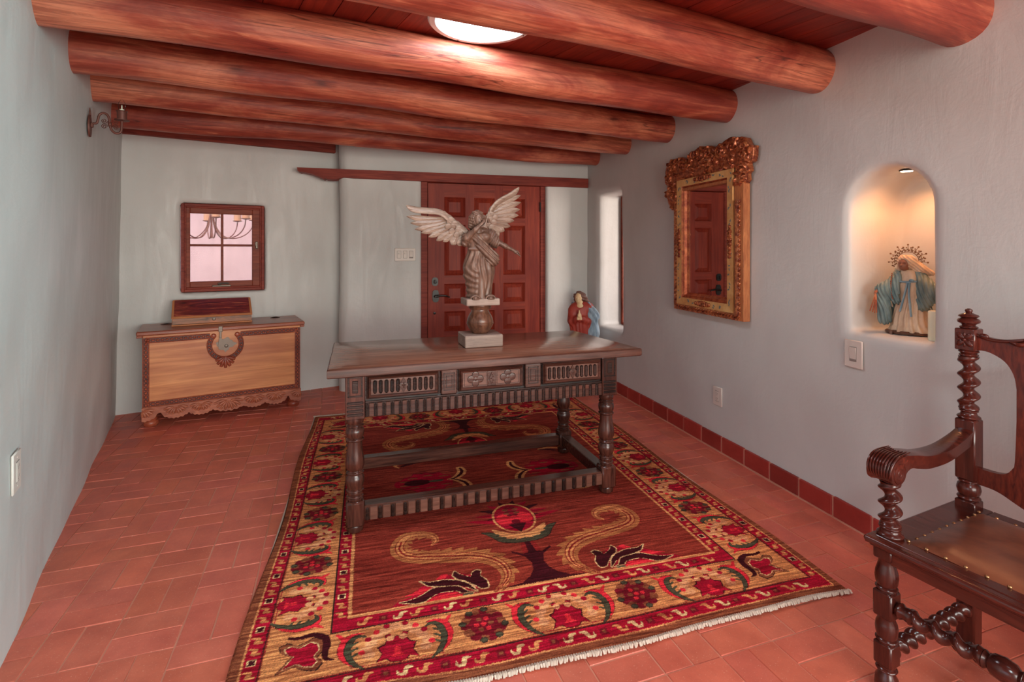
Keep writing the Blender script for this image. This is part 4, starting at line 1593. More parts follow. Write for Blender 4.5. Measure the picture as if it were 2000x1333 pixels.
        for sd in (-1, 1):
            b = MB()
            sp = []
            for k in range(30):
                a = k / 29 * 4.2 * PI
                r = .026 * (1 - k / 34)
                sp.append((x + sd * .0355, yb - .472 + r * math.cos(a), .678 + r * math.sin(a)))
            b.tube(sp, .0022, 6)
            b.lathe([(.032, -.003), (.030, .003)], (x + sd * .034, yb - .472, .678), 20, 0)
            b.build('scroll', 'chair_h', arm, 50)
        b = MB()
        ys = yf + .018
        b.lathe([(.026, .470)] + bead(.036, .480, .016) + [(.028, .490), (.026, .496)] + bead(.030, .502, .010) + [(.023, .510)], (x, ys, 0), 22)
        b.twist((x, ys, .508), (x, ys, .640), .0285, 2.9, .32, 20, 64, 1 if x == 0 else -1)
        b.lathe([(.022, .636), (.020, .642)] + bead(.026, .650, .009) + [(.022, .656), (.028, .668), (.028, .684)], (x, ys, 0), 22)
        b.build('arm_support', 'chair', root, 50)
    # pierced back: crest rail, splat and lower rail cut from one figured board
    def side(s):
        f = lambda q: q if s == 0 else W - q
        return f
    L_ = [(.027, 1.066), (.06, 1.056), (.10, 1.055), (.15, 1.066), (.20, 1.085), (.25, 1.100), (.28, 1.104)]
    topc = smooth_pts(L_, 5)
    full_top = topc + [(W - p[0], p[1]) for p in topc[::-1][1:]]
    lowc = smooth_pts([(.027, .556), (.06, .556), (.09, .550), (.13, .532), (.18, .512), (.23, .504), (.28, .502)], 5)
    full_low = lowc + [(W - p[0], p[1]) for p in lowc[::-1][1:]]
    opn = smooth_pts([(.027, 1.010), (.06, 1.008), (.10, .985), (.123, .945), (.130, .90)], 4) + [(.130, .8), (.128, .72), (.126, .67)] + \
        smooth_pts([(.124, .65), (.105, .622), (.075, .612), (.027, .612)], 4)
    b = MB()
    # left and right cheek pieces: strips between the openings and the outline
    y0b, y1b = yb - .011, yb + .011
    for s in (0, 1):
        f = side(s)
        up = [(f(p[0]), p[1]) for p in topc if p[0] <= .1305] + [(f(.140), 1.0615), (f(.140), .90)]
        # top rail end
        inner = [p for p in opn if p[1] > .89]
        b.prism(up + [(f(p[0]), p[1]) for p in inner[::-1]], y0b + .0003, y1b - .0003)
        lo_in = [p for p in opn if p[1] <= .67]
        lw = [(f(p[0]), p[1]) for p in lowc if p[0] <= .1305]
        b.prism([(f(.140), .66), (f(.140), .6605)] + [(f(p[0]), p[1]) for p in lo_in] + lw + [(f(.140), .530)], y0b + .0003, y1b - .0003)
    mid_top = [p for p in full_top if .1295 <= p[0] <= W - .1295]
    mid_low = [p for p in full_low if .1255 <= p[0] <= W - .1255]
    b.prism(mid_low + [(W - .126, .67), (W - .128, .72), (W - .130, .8), (W - .130, .90)] + mid_top[::-1] + [(.130, .90), (.130, .8), (.128, .72), (.126, .67)], y0b, y1b)
    bk = b.build('back_panel', 'splat', root, 30)
    b = MB()
    for s in (0, 1):
        f = side(s)
        b.tube([(f(p[0]), yb - .012, p[1] - .004) for p in topc], .006, 8)
        b.ball((f(.048), yb - .014, 1.060), (.014, .008, .009), 10, 6)
        for k in range(4):
            q0 = .11 + .035 * k
            pts = smooth_pts([(f(q0), yb - .013, 1.054 + .010 * k), (f(q0 + .03), yb - .019, 1.046 + .013 * k), (f(q0 + .055), yb - .013, 1.058 + .012 * k)], 4)
            b.tube(pts, [.002, .004, .006, .007, .008, .008, .007, .004, .002], 6)
    b.build('carved_crest', 'chair_h', bk, 60)
build_chair()
# ------------------------------------------------------------------ gilded mirror on the right wall
def build_mirror():
    # local x runs from the far edge to the near edge, local -y faces the room
    root = thing('wall_mirror', 'carved gilded wall mirror with a scrolled crest hanging on the right wall', 'mirror', (XR, 3.47, 0), -PI / 2 - 0.014)
    # local x = 3.47 - y ; local y = out of the wall is negative
    W0, W1 = -0.005, 0.765       # outer body
    Zb, Zt = 0.907, 1.80
    # backing body with square sides
    b = MB()
    for x0, x1, z0, z1 in ((W0, 0.065, Zb, Zt), (W1 - 0.085, W1, Zb, Zt), (0.065, W1 - .085, Zb, Zb + .06), (0.06, W1 - .08, Zt - .02, Zt)):
        b.box(x0, x1, -0.050, -0.002, z0, z1, 0.002)
    b.build('frame_body', 'gilt_side', root, 0)
    # carved leaf border down both sides and along the foot
    rnd = random.Random(8)
    b = MB()
    def leaves(p0, p1, n, w):
        p0, p1 = np.array(p0), np.array(p1)
        t = (p1 - p0) / np.linalg.norm(p1 - p0)
        nn = np.array([-t[1], t[0]])
        b.tube([(p0[0], -.050, p0[1]), (p1[0], -.050, p1[1])], w * .42, 8, False, 0.35)
        for i in range(n):
            c = p0 + (p1 - p0) * (i + .5) / n
            for s in (-1, 1):
                e = c + nn * s * w * .22
                a = math.atan2(t[1], t[0]) + s * .55
                s0 = len(b.v)
                b.ball((0, 0, 0), (.017, .008, .007), 8, 6)
                ca, sa = math.cos(a), math.sin(a)
                b.xf(lambda x, y, z: (e[0] + x * ca - z * sa, -.054 + y, e[1] + x * sa + z * ca), s0)
    leaves((0.022, Zb + .03), (0.022, 1.66), 24, .036)
    leaves((W1 - .045, Zb + .03), (W1 - .045, 1.66), 24, .05)
    leaves((0.02, Zb + .018), (W1 - .03, Zb + .018), 24, .034)
    b.build('leaf_border', 'gilt_red', root, 60)
    # flat gilded panel with painted vines
    px0, px1, pz0, pz1 = 0.045, 0.672, 0.950, 1.862
    gx0, gx1, gz0, gz1 = 0.150, 0.588, 1.040, 1.778
    def ringp(o, i, yo, yi, back):
        vs = [(o[0], yo, o[2]), (o[1], yo, o[2]), (o[1], yo, o[3]), (o[0], yo, o[3]),
              (i[0], yi, i[2]), (i[1], yi, i[2]), (i[1], yi, i[3]), (i[0], yi, i[3])]
        m = MB().add(vs, [(k, (k + 1) % 4, (k + 1) % 4 + 4, k + 4) for k in range(4)])
        return m
    mid = (px0 + .058, px1 - .056, pz0 + .052, pz1 - .050)
    b = ringp((px0, px1, pz0, pz1), mid, -.058, -.055, 0)
    q = ringp((px0 - .002, px1 + .002, pz0 - .002, pz1 + .002), (px0, px1, pz0, pz1), -.045, -.058, 0)
    b.add(q.v, q.f)
    pan = b.build('gilded_panel', 'gilt', root, 0)
    b = MB()
    for (x, z, vert) in [(px0 + .028, 1.02 + .1 * k, 1) for k in range(9)] + [(px1 - .028, 1.02 + .1 * k, 1) for k in range(9)] + \
            [(.16 + .1 * k, pz0 + .026, 0) for k in range(5)] + [(.16 + .1 * k, pz1 - .025, 0) for k in range(5)]:
        for j in range(3):
            dx, dz = rnd.uniform(-.014, .014), rnd.uniform(-.03, .03)
            if not vert:
                dx, dz = dz * 1.2, dx
            s0 = len(b.v)
            b.ball((0, 0, 0), (.011, .0012, .005), 8, 4)
            a = rnd.uniform(-1.2, 1.2) + (1.3 if vert else 0)
            ca, sa = math.cos(a), math.sin(a)
            b.xf(lambda u, y, w: (x + dx + u * ca - w * sa, -.0572 + y, z + dz + u * sa + w * ca), s0)
    b.build('painted_vine', 'vine', pan, 60)
    # applied carvings in the middle of each side
    def cluster(xc, zc, vert, n, sp):
        b = MB()
        b.ball((xc, -.057, zc), (.016 if vert else sp, .006, sp if vert else .016), 12, 8)
        for k in range(n):
            t = (k / (n - 1) - .5) * 2
            for s in (-1, 1):
                u, w = s * .010 * (1.1 - abs(t)), t * sp
                if not vert:
                    u, w = w, u
                b.ball((xc + u + rnd.uniform(-.003, .003), -.060, zc + w), (.013, .009, .013), 8, 6)
        pts = []
        for k in range(24):
            a = k / 23 * 2.6 * PI
            r = .024 * (1 - k / 30)
            pts.append((xc + r * math.cos(a), -.064, zc + r * math.sin(a) + (sp * .6 if vert else 0)))
        b.tube(pts, .004, 6)
        b.build('applied_carving', 'gilt_red', pan, 60)
    cluster(px1 - .026, 1.40, 1, 8, .095)
    cluster(px0 + .030, 1.40, 1, 8, .095)
    cluster((px0 + px1) / 2, pz0 + .026, 0, 7, .075)
    cluster((px0 + px1) / 2, pz1 - .018, 0, 7, .085)
    # stepped inner moulding down to the glass
    steps = [(mid, -.055), ((mid[0] + .012, mid[1] - .008, mid[2] + .010, mid[3] - .010), -.044),
             ((mid[0] + .022, mid[1] - .014, mid[2] + .018, mid[3] - .018), -.046),
             ((mid[0] + .032, mid[1] - .022, mid[2] + .027, mid[3] - .026), -.030), ((gx0, gx1, gz0, gz1), -.020)]
    b = MB()
    for (o, yo), (i, yi) in zip(steps, steps[1:]):
        q = ringp(o, i, yo, yi, 0)
        b.add(q.v, q.f)
    b.build('inner_moulding', 'gilt_dark', root, 0)
    MB().box(gx0 - .01, gx1 + .01, -.021, -.012, gz0 - .01, gz1 + .01).build('glass', 'mirror', root, 0)
    # carved crest: pierced silhouette with leaf and scroll relief
    Y = lambda y: 3.47 - y
    sil = [(3.617, 1.946), (3.592, 2.00), (3.565, 2.02), (3.525, 2.040), (3.443, 2.034), (3.383, 2.035), (3.33, 2.012), (3.30, 2.018), (3.278, 2.035), (3.250, 2.046),
           (3.187, 2.068), (3.143, 2.068), (3.075, 2.055), (3.042, 2.055), (2.993, 2.035), (2.938, 2.040), (2.900, 2.058), (2.840, 2.070),
           (2.797, 2.064), (2.768, 2.050), (2.737, 2.052), (2.693, 2.034), (2.666, 1.990), (2.624, 1.975), (2.630, 1.913), (2.640, 1.882),
           (2.679, 1.875), (2.664, 1.831), (2.690, 1.816), (2.684, 1.777), (2.710, 1.753), (2.725, 1.707), (2.752, 1.686), (2.790, 1.665)]
    sil2 = [(3.52, 1.650), (3.568, 1.702), (3.597, 1.770), (3.580, 1.833), (3.608, 1.867), (3.603, 1.920)]
    poly = np.array([(Y(p[0]), p[1]) for p in sil] + [(px1 + .004, 1.66), (px1 + .004, pz1 - .0), (px0 - .004, pz1 - .0), (px0 - .004, 1.65)] + [(Y(p[0]), p[1]) for p in sil2])
    g = G((-0.17, -0.085, 1.62), (0.88, 0.01, 2.10), 0.005)
    X2, Z2 = np.meshgrid(g.x[:, 0, 0], g.z[0, 0, :], indexing='ij')
    def sdpoly(px, pz, P):
        d = np.full(px.shape, 1e9)
        ins = np.zeros(px.shape, bool)
        for i in range(len(P)):
            a, c = P[i], P[(i + 1) % len(P)]
            e = c - a
            wx, wz = px - a[0], pz - a[1]
            t = np.clip((wx * e[0] + wz * e[1]) / (e @ e + 1e-12), 0, 1)
            d = np.minimum(d, (wx - t * e[0]) ** 2 + (wz - t * e[1]) ** 2)
            cond = ((a[1] <= pz) != (c[1] <= pz))
            xx = a[0] + (pz - a[1]) / (e[1] if abs(e[1]) > 1e-12 else 1e-12) * e[0]
            ins ^= cond & (px < xx)
        d = np.sqrt(d)
        return np.where(ins, -d, d)
    s2 = sdpoly(X2, Z2, poly)
    s2 = np.maximum(s2, -(np.hypot((X2 - Y(2.985)) / 1.15, Z2 - 2.000) - .017))
    s2 = np.maximum(s2, -(np.hypot(X2 - Y(3.318), Z2 - 1.995) - .010))
    h = np.full(X2.shape, 0.040)
    h += np.clip(-s2 * .5, 0, .008)
    for k in range(150):
        while True:
            xx, zz = rnd.uniform(-.15, .86), rnd.uniform(1.64, 2.06)
            i_, j_ = int((xx - g.lo[0]) / g.res), int((zz - g.lo[2]) / g.res)
            if 0 <= i_ < X2.shape[0] and 0 <= j_ < X2.shape[1] and s2[i_, j_] < -.006:
                break
        a, l, w = rnd.uniform(0, PI), rnd.uniform(.018, .036), rnd.uniform(.006, .011)
        u = (X2 - xx) * math.cos(a) + (Z2 - zz) * math.sin(a)
        v = -(X2 - xx) * math.sin(a) + (Z2 - zz) * math.cos(a) + 12 * u * u * rnd.choice((-1, 1))
        r = (u / l) ** 2 + (v / w) ** 2
        h = np.maximum(h, .044 + .022 * np.sqrt(np.clip(1 - r, 0, 1)))
    for xc, zc, R in ((Y(3.50), 1.985, .045), (Y(3.19), 2.02, .040), (Y(2.93), 1.995, .050), (Y(2.80), 2.010, .048), (Y(3.05), 2.005, .045),
                      (Y(2.70), 1.93, .045), (Y(2.70), 1.80, .036), (Y(3.56), 1.90, .036), (Y(3.57), 1.78, .032), (Y(3.36), 1.97, .05)):
        rr = np.hypot(X2 - xc, Z2 - zc)
        an = np.arctan2(Z2 - zc, X2 - xc)
        sp = np.cos((rr / R * 2.0 - an / (2 * PI)) * 2 * PI)
        h = np.maximum(h, np.where(rr < R, .046 + .024 * np.clip(sp, 0, 1) * np.clip(1.6 - rr / R, 0, 1), 0))
    D = np.maximum(s2[:, None, :], np.maximum(-(g.y + h[:, None, :]), g.y + 0.004))
    sdf_obj('carved_crest', D, g, 'gilt_red', root, smooth=180)
build_mirror()
# ------------------------------------------------------------------ rug
RC = {k: np.array(C(*v)[:3]) for k, v in dict(
    scroll=(158, 94, 56), rust=(126, 44, 33), gold=(194, 130, 82), tan=(186, 118, 73), crimson=(146, 10, 36), red=(198, 38, 50), maroon=(54, 8, 16), green=(66, 62, 46),
    salmon=(212, 136, 96), cream=(220, 162, 116), brown=(122, 64, 42), line=(124, 30, 28), dark=(44, 26, 22), wine=(104, 14, 28)).items()}
def build_rug():
    HU, HV = 1.125, 1.425
    XC, Y0 = 0.705, 1.612
    st = 0.003
    nu, nv = int(HU / st), int(HV / st)
    uu = (np.arange(nu) + 0.5) * st
    vv = (np.arange(nv) + 0.5) * st
    U0, V0 = np.meshgrid(uu, vv, indexing='ij')
    rs = np.random.RandomState(5)
    # slight knot-to-knot irregularity
    U = U0 + rs.uniform(-.0012, .0012, U0.shape)
    V = V0 + rs.uniform(-.0012, .0012, U0.shape)
    img = np.empty(U.shape + (3,))
    img[:] = RC['rust']
    def paint(mask, c):
        img[mask] = RC[c]
    def window(x0, x1, y0, y1):
        i0, i1 = max(0, int(x0 / st) - 1), min(nu, int(x1 / st) + 2)
        j0, j1 = max(0, int(y0 / st) - 1), min(nv, int(y1 / st) + 2)
        return slice(i0, max(i0, i1)), slice(j0, max(j0, j1))
    def poly(P, c):
        P = np.array(P, float)
        sl = window(P[:, 0].min(), P[:, 0].max(), P[:, 1].min(), P[:, 1].max())
        u, v = U[sl], V[sl]
        ins = np.zeros(u.shape, bool)
        for i in range(len(P)):
            a, b = P[i], P[(i + 1) % len(P)]
            cond = (a[1] <= v) != (b[1] <= v)
            e = b[1] - a[1]
            ins ^= cond & (u < a[0] + (v - a[1]) / (e if abs(e) > 1e-12 else 1e-12) * (b[0] - a[0]))
        img[sl][ins] = RC[c]
    def disc(u0, v0, a, b, c, rot=0.0):
        r = max(a, b)
        sl = window(u0 - r, u0 + r, v0 - r, v0 + r)
        x, y = U[sl] - u0, V[sl] - v0
        ca, sa = math.cos(rot), math.sin(rot)
        m = ((x * ca + y * sa) / a) ** 2 + ((-x * sa + y * ca) / b) ** 2 < 1
        img[sl][m] = RC[c]
    def stroke(pts, widths, c, saw=None):
        """stroke of varying half width; saw = (period, depth) makes a serrated edge on one side"""
        P = np.array(smooth_pts(pts, 6))
        w = np.interp(np.linspace(0, 1, len(P)), np.linspace(0, 1, len(widths)), widths)
        mx = w.max() + (saw[1] if saw else 0) + .004
        sl = window(P[:, 0].min() - mx, P[:, 0].max() + mx, P[:, 1].min() - mx, P[:, 1].max() + mx)
        u, v = U[sl], V[sl]
        best = np.full(u.shape, 1e9)
        bw = np.zeros(u.shape)
        bs = np.zeros(u.shape)
        sd = np.zeros(u.shape)
        acc = 0.0
        for i in range(len(P) - 1):
            e = P[i + 1] - P[i]
            L = math.hypot(*e)
            if L < 1e-9:
                continue
            wx, wy = u - P[i][0], v - P[i][1]
            t = np.clip((wx * e[0] + wy * e[1]) / (L * L), 0, 1)
            d = np.hypot(wx - t * e[0], wy - t * e[1])
            m = d < best
            best = np.where(m, d, best)
            bw = np.where(m, w[i] + (w[i + 1] - w[i]) * t, bw)
            bs = np.where(m, acc + L * t, bs)
            sd = np.where(m, e[0] * wy - e[1] * wx, sd)
            acc += L
        if saw:
            per, dep, side = saw
            ph = (bs / per) % 1.0
            bw = bw + np.where(sd * side > 0, dep * (ph - .35) * np.clip(bw / w.max() * 1.4, 0, 1), 0)
        img[sl][best < bw] = RC[c]

    # ---- bands: measured from the outer edge on the long side (s) and the short side (V)
    a = HU - U            # distance from the side edge
    m_out = (a < 0.088) | (V < 0.118)
    # concentric rectangles defined by pairs of offsets (side, front)
    def inside(s, f):
        return (a > s) & (V > f)
    paint(~inside(0.0, 0.0) | (U > -1), 'brown')
    paint(inside(0.010, 0.008), 'brown')
    paint(inside(0.034, 0.040), 'gold')
    paint(inside(0.040, 0.046), 'crimson')
    paint(inside(0.086, 0.108), 'dark')
    paint(inside(0.090, 0.113), 'line')
    paint(inside(0.094, 0.118), 'tan')
    paint(inside(0.294, 0.308), 'dark')
    paint(inside(0.300, 0.314), 'crimson')
    paint(inside(0.350, 0.372), 'gold')
    paint(inside(0.364, 0.388), 'rust')
    # ---- guard-band motifs
    def guard(s0, s1, f0, f1):
        w = s1 - s0
        n = int((HV - f1) / 0.052)
        for k in range(n):
            vc = f1 + 0.03 + 0.052 * k
            uc = HU - (s0 + s1) / 2
            if k % 3 == 2:
                poly([(uc - w * .26, vc - .014), (uc + w * .3, vc - .014), (uc + w * .3, vc + .016), (uc - w * .26, vc + .016)], 'cream')
                poly([(uc - w * .18, vc - .010), (uc + w * .22, vc - .010), (uc + w * .22, vc + .012), (uc - w * .18, vc + .012)], 'maroon')
            else:
                stroke([(uc - w * .32, vc - .014), (uc + w * .05, vc - .010), (uc - w * .05, vc + .006), (uc + w * .32, vc + .012)], [.004, .0075, .006, .004], 'tan')
        n = int((HU - s1) / 0.062) + 1
        for k in range(n):
            uc = 0.03 + 0.062 * k
            if uc > HU - s1 - .02:
                continue
            vc = (f0 + f1) / 2
            w = f1 - f0
            if k % 3 == 1:
                poly([(uc - .015, vc - w * .24), (uc + .015, vc - w * .24), (uc + .015, vc + w * .24), (uc - .015, vc + w * .24)], 'wine')
                poly([(uc - .007, vc - w * .1), (uc + .007, vc - w * .1), (uc + .007, vc + w * .1), (uc - .007, vc + w * .1)], 'brown')
            else:
                stroke([(uc - .022, vc + w * .22), (uc - .004, vc + w * .18), (uc + .004, vc - w * .18), (uc + .022, vc - w * .2), (uc + .026, vc + w * .05)],
                       [.003, .008, .007, .005, .002], 'cream' if k % 3 == 0 else 'tan')
    guard(0.040, 0.086, 0.046, 0.108)
    guard(0.300, 0.350, 0.314, 0.372)
    # ---- main border motifs; map(p, q): p along the border, q inwards from its outer edge
    def motif(pt, sc, kind):
        f = lambda P: [pt(p * sc, q) for p, q in P]
        mir = lambda P: P + [(-p, q) for p, q in P[::-1]]
        if kind == 'palmette':
            ring = [(.094, .050), (.104, .075), (.086, .103), (.066, .131), (.036, .154), (0, .168)]
            for p, q in ring:
                for s in (-1, 1):
                    c = pt(s * p * sc, q)
                    disc(c[0], c[1], .021, .018, 'salmon')
            for k, (p, q) in enumerate([(.104, .060), (.083, .118), (.055, .146), (.020, .166)]):
                for s in (-1, 1):
                    c = pt(s * (p + .012) * sc, q + .008)
                    disc(c[0], c[1], .0115, .0115, 'red' if k % 2 == 0 else 'crimson')
            body = [(0, .0), (.022, .002), (.036, .020), (.068, .010), (.050, .045), (.062, .075), (.040, .085), (.032, .108), (.040, .128), (.022, .134), (.012, .112), (0, .118)]
            poly(f([(p * 1.06, q + (.003 if q > .05 else -.002)) for p, q in mir(body)]), 'maroon')
            poly(f(mir([(p * .97, q) for p, q in body])), 'crimson')
            for s in (-1, 1):
                c = pt(s * .022 * sc, .112)
                disc(c[0], c[1], .013, .013, 'salmon')
            poly(f(mir([(0, .022), (.024, .026), (.008, .040), (.012, .062), (0, .070)])), 'red')
        elif kind == 'rosette':
            for k in range(14):
                an = 2 * PI * k / 14
                c = pt(.064 * sc * math.cos(an), .098 + .066 * math.sin(an))
                disc(c[0], c[1], .020, .018, 'brown' if k % 2 else 'wine')
            c = pt(0, .098)
            dd = [pt(.052 * sc * math.cos(t), .098 + .054 * math.sin(t)) for t in np.linspace(0, 2 * PI, 24)]
            poly(dd, 'wine')
            for k in range(8):
                an = 2 * PI * k / 8 + .2
                c = pt(.076 * sc * math.cos(an), .098 + .074 * math.sin(an))
                if k % 2 == 0 or k in (1, 5):
                    disc(c[0], c[1], .0145, .013, 'dark')
                    disc(c[0], c[1], .012, .010, 'green')
            for k in range(6):
                an = 2 * PI * k / 6
                c = pt(.026 * sc * math.cos(an), .098 + .028 * math.sin(an))
                disc(c[0], c[1], .010, .009, 'red' if k % 2 == 0 else 'brown')
            c = pt(0, .098)
            disc(c[0], c[1], .010, .010, 'red')
        elif kind in ('open', 'close'):
            s = 1 if kind == 'close' else -1
            red = [(-.046, -.002), (.0, .035), (.022, .085), (.014, .135), (-.012, .158), (-.050, .160)]
            grn = [(-.050, -.008), (-.016, .028), (.002, .080), (-.006, .128), (-.030, .150), (-.058, .140)]
            stroke([pt(s * p * sc, q) for p, q in red], [.004, .010, .014, .013, .010, .003], 'dark')
            stroke([pt(s * p * sc, q) for p, q in red], [.002, .0085, .0125, .0115, .008, .002], 'red')
            stroke([pt(s * (.012) * sc, .14), pt(s * .03 * sc, .165), pt(s * .04 * sc, .175)], [.010, .006, .003], 'red')
            stroke([pt(s * p * sc, q) for p, q in grn], [.003, .010, .013, .012, .009, .003], 'dark')
            stroke([pt(s * p * sc, q) for p, q in grn], [.002, .0075, .0105, .0095, .007, .002], 'green')
            for q in (.055, .082, .110):
                stroke([pt(s * (-.008) * sc, q), pt(s * (-.030) * sc, q + .012)], [.006, .004], 'green')
        elif kind == 'vine':
            stroke([pt(-.15 * sc, .004), pt(-.05 * sc, -.006 + .010), pt(0, .006), pt(.06 * sc, .003), pt(.15 * sc, .006)], [.0018] * 5, 'crimson')
    fr = lambda p0: (lambda p, q: (p0 + p, 0.122 + q))
    sd = lambda v0: (lambda p, q: (HU - 0.096 - q * .98, v0 + p))
    for k, (p0, kind) in enumerate([(0.0, 'palmette'), (0.304, 'rosette'), (0.608, 'palmette'), (0.608, 'vine'), (0.0, 'vine'),
                                    (0.163, 'close'), (0.450, 'open'), (0.768, 'close')]):
        motif(fr(p0), 1.0, kind)
    for v0, kind in [(0.512, 'palmette'), (0.976, 'palmette'), (1.42, 'palmette'), (0.752, 'rosette'), (1.203, 'rosette'), (0.512, 'vine'), (0.976, 'vine'),
                     (0.382, 'open'), (0.640, 'close'), (0.852, 'open'), (1.098, 'close'), (1.312, 'open')]:
        motif(sd(v0), 0.78, kind)
    # corner flower
    o = [(.981, .174), (.93, .190), (.90, .168), (.868, .160), (.852, .185), (.868, .215), (.850, .25), (.858, .285), (.886, .300), (.912, .285), (.93, .278),
         (.962, .296), (.985, .285), (.976, .258), (.945, .235)]
    cx, cy = .915, .232
    poly([(cx + (p - cx) * 1.14, cy + (q - cy) * 1.14) for p, q in o], 'dark')
    poly([(cx + (p - cx) * 1.08, cy + (q - cy) * 1.08) for p, q in o], 'brown')
    poly([(cx + (p - cx) * .86, cy + (q - cy) * .86) for p, q in o], 'cream')
    poly([(cx + (p - cx) * .80, cy + (q - cy) * .80) for p, q in o], 'crimson')
    stroke([(.965, .325), (.93, .318), (.885, .322), (.848, .300), (.838, .262), (.842, .225), (.836, .195), (.812, .186)], [.006, .008, .011, .013, .013, .011, .008, .003], 'maroon')
    # ---- field
    # flame flower on the front edge
    poly([(.624, .388), (.590, .416), (.545, .432), (.505, .478), (.470, .50), (.425, .512), (.39, .53), (.34, .535), (.29, .50), (.26, .44), (.30, .388)], 'crimson')
    poly([(.505, .388), (.446, .412), (.373, .418), (.345, .388)], 'red')
    poly([(.57, .440), (.50, .470), (.455, .466), (.50, .44)], 'red')
    poly([(.44, .512), (.41, .545), (.385, .535), (.40, .51)], 'red')
    f1 = [(.588, .409), (.54, .415), (.50, .433), (.459, .460), (.414, .467), (.353, .447), (.326, .410), (.30, .398), (.350, .407), (.367, .423), (.419, .430), (.454, .421), (.496, .392), (.53, .390)]
    f2 = [(.503, .520), (.464, .503), (.404, .503), (.347, .483), (.312, .453), (.288, .400), (.321, .432), (.361, .457), (.424, .466), (.471, .481)]
    f3 = [(.356, .550), (.340, .524), (.297, .493), (.288, .520), (.268, .534), (.250, .524), (.259, .493), (.239, .458), (.242, .412), (.270, .412), (.290, .437), (.327, .480), (.355, .496), (.368, .524)]
    for f_, c in ((f1, 0), (f2, 0), (f3, 0)):
        g_ = np.array(f_)
        m_ = g_.mean(0)
        stroke([tuple(p) for p in np.vstack([g_, g_[:1]])], [.0035, .0035], 'cream')
        poly(f_, 'maroon')
    poly([(.350, .388), (.350, .398), (.330, .400), (.305, .396), (.310, .388)], 'green')
    # feathered S-scroll
    S = [(.427, .769), (.402, .798), (.418, .846), (.467, .868), (.524, .866), (.556, .826), (.568, .774), (.552, .728), (.510, .698), (.439, .680), (.360, .662),
         (.282, .645), (.215, .616), (.170, .576), (.146, .523), (.148, .463), (.180, .414), (.219, .384)]
    W = [.008, .014, .022, .030, .036, .040, .042, .044, .048, .050, .050, .050, .048, .044, .038, .030, .018, .006]
    stroke(S, [w + .003 for w in W], 'line', (.052, .030, -1))
    stroke(S, W, 'scroll', (.052, .030, -1))
    stroke(S, [w * .42 + .002 for w in W], 'line')
    stroke(S, [w * .36 for w in W], 'tan')
    stroke(S[5:], [w * .08 + .001 for w in W[5:]], 'line')
    # tree on the front edge
    stroke([(0.0, .425), (0.0, .47), (.004, .56), (.020, .615), (.02, .66), (.008, .69)], [.030, .030, .026, .022, .014, .008], 'line')
    poly([(0, .388), (.19, .388), (.10, .404), (.058, .438), (.036, .475), (.026, .518), (.044, .573), (.092, .612), (.090, .625), (.044, .592), (.018, .60), (.012, .68), (0, .69)], 'maroon')
    # medallion
    for k in range(9):
        an = math.radians(-10 + k * 22)
        stroke([(.085 * math.cos(an), .92 + .10 * math.sin(an)), (.19 * math.cos(an), .92 + .155 * math.sin(an))], [.024, .003], 'crimson' if k % 2 else 'maroon')
    stroke([(.10, .88), (.18, .905), (.24, .915)], [.02, .014, .003], 'crimson')
    stroke([(0, .700), (.05, .705), (.10, .725), (.135, .77), (.186, .805)], [.020, .024, .026, .022, .004], 'dark')
    stroke([(0, .702), (.05, .707), (.10, .728), (.135, .77), (.180, .802)], [.016, .021, .023, .019, .003], 'green', (.04, .012, 1))
    stroke([(0, .735), (.05, .742), (.095, .775), (.13, .815)], [.022, .022, .020, .004], 'gold', (.036, .012, -1))
    dd = [(.108 * math.cos(t), .905 + .142 * math.sin(t)) for t in np.linspace(-PI / 2, PI / 2, 24)]
    poly([(0, .757)] + dd + [(0, 1.05)], 'gold')
    poly([(p * .9, .905 + (q - .905) * .91) for p, q in [(0, .76)] + dd + [(0, 1.05)]], 'crimson')
    disc(.045, .90, .045, .055, 'red', .4)
    poly([(0, .766), (.030, .815), (.045, .842), (0, .850)], 'maroon')
    for k in range(5):
        disc(.014 + .012 * (k % 2), .93 + .018 * k, .016, .011, 'brown' if k % 2 else 'wine')
    disc(.0, .865, .022, .02, 'wine')
    # flowers flanking the middle of the rug
    mid = [(.20, 1.425), (.23, 1.40), (.235, 1.36), (.27, 1.35), (.29, 1.315), (.33, 1.325), (.37, 1.30), (.40, 1.315), (.44, 1.305), (.46, 1.34), (.50, 1.35), (.52, 1.38), (.55, 1.39), (.56, 1.425)]
    poly([(p * 1.0, 1.425 + (q - 1.425) * 1.1) for p, q in mid], 'wine')
    poly([(p, q) for p, q in mid], 'crimson')
    for p, q in ((.27, 1.37), (.36, 1.345), (.45, 1.365), (.50, 1.40)):
        disc(p, q, .03, .008, 'brown')
    disc(.43, 1.425, .075, .038, 'maroon')
    disc(.32, 1.425, .045, .014, 'green')
    stroke([(.25, 1.425), (.21, 1.415), (.172, 1.375), (.155, 1.33), (.160, 1.29)], [.006, .020, .028, .028, .024], 'gold')
    stroke([(.25, 1.425), (.21, 1.415), (.172, 1.375), (.155, 1.33), (.160, 1.29)], [.002, .006, .010, .010, .007], 'maroon')
    stroke([(.40, 1.13), (.48, 1.12), (.54, 1.15), (.52, 1.19)], [.008, .012, .010, .006], 'gold')
    stroke([(.40, 1.14), (.46, 1.15), (.50, 1.17)], [.006, .014, .01], 'maroon')

    # ---- unfold the quarter, add knot noise
    half = np.concatenate([img[::-1], img], 0)
    full = np.concatenate([half, half[:, ::-1]], 1)
    n0, n1 = full.shape[:2]
    full = full * rs.normal(1.0, 0.16, (n0, n1, 1)).clip(.6, 1.5)
    # abrash: slow change of dye along the length
    ab = 1 + 0.10 * np.sin(np.arange(n1) * .013) + 0.06 * np.sin(np.arange(n1) * .051 + 1)
    full = full * ab[None, :, None]
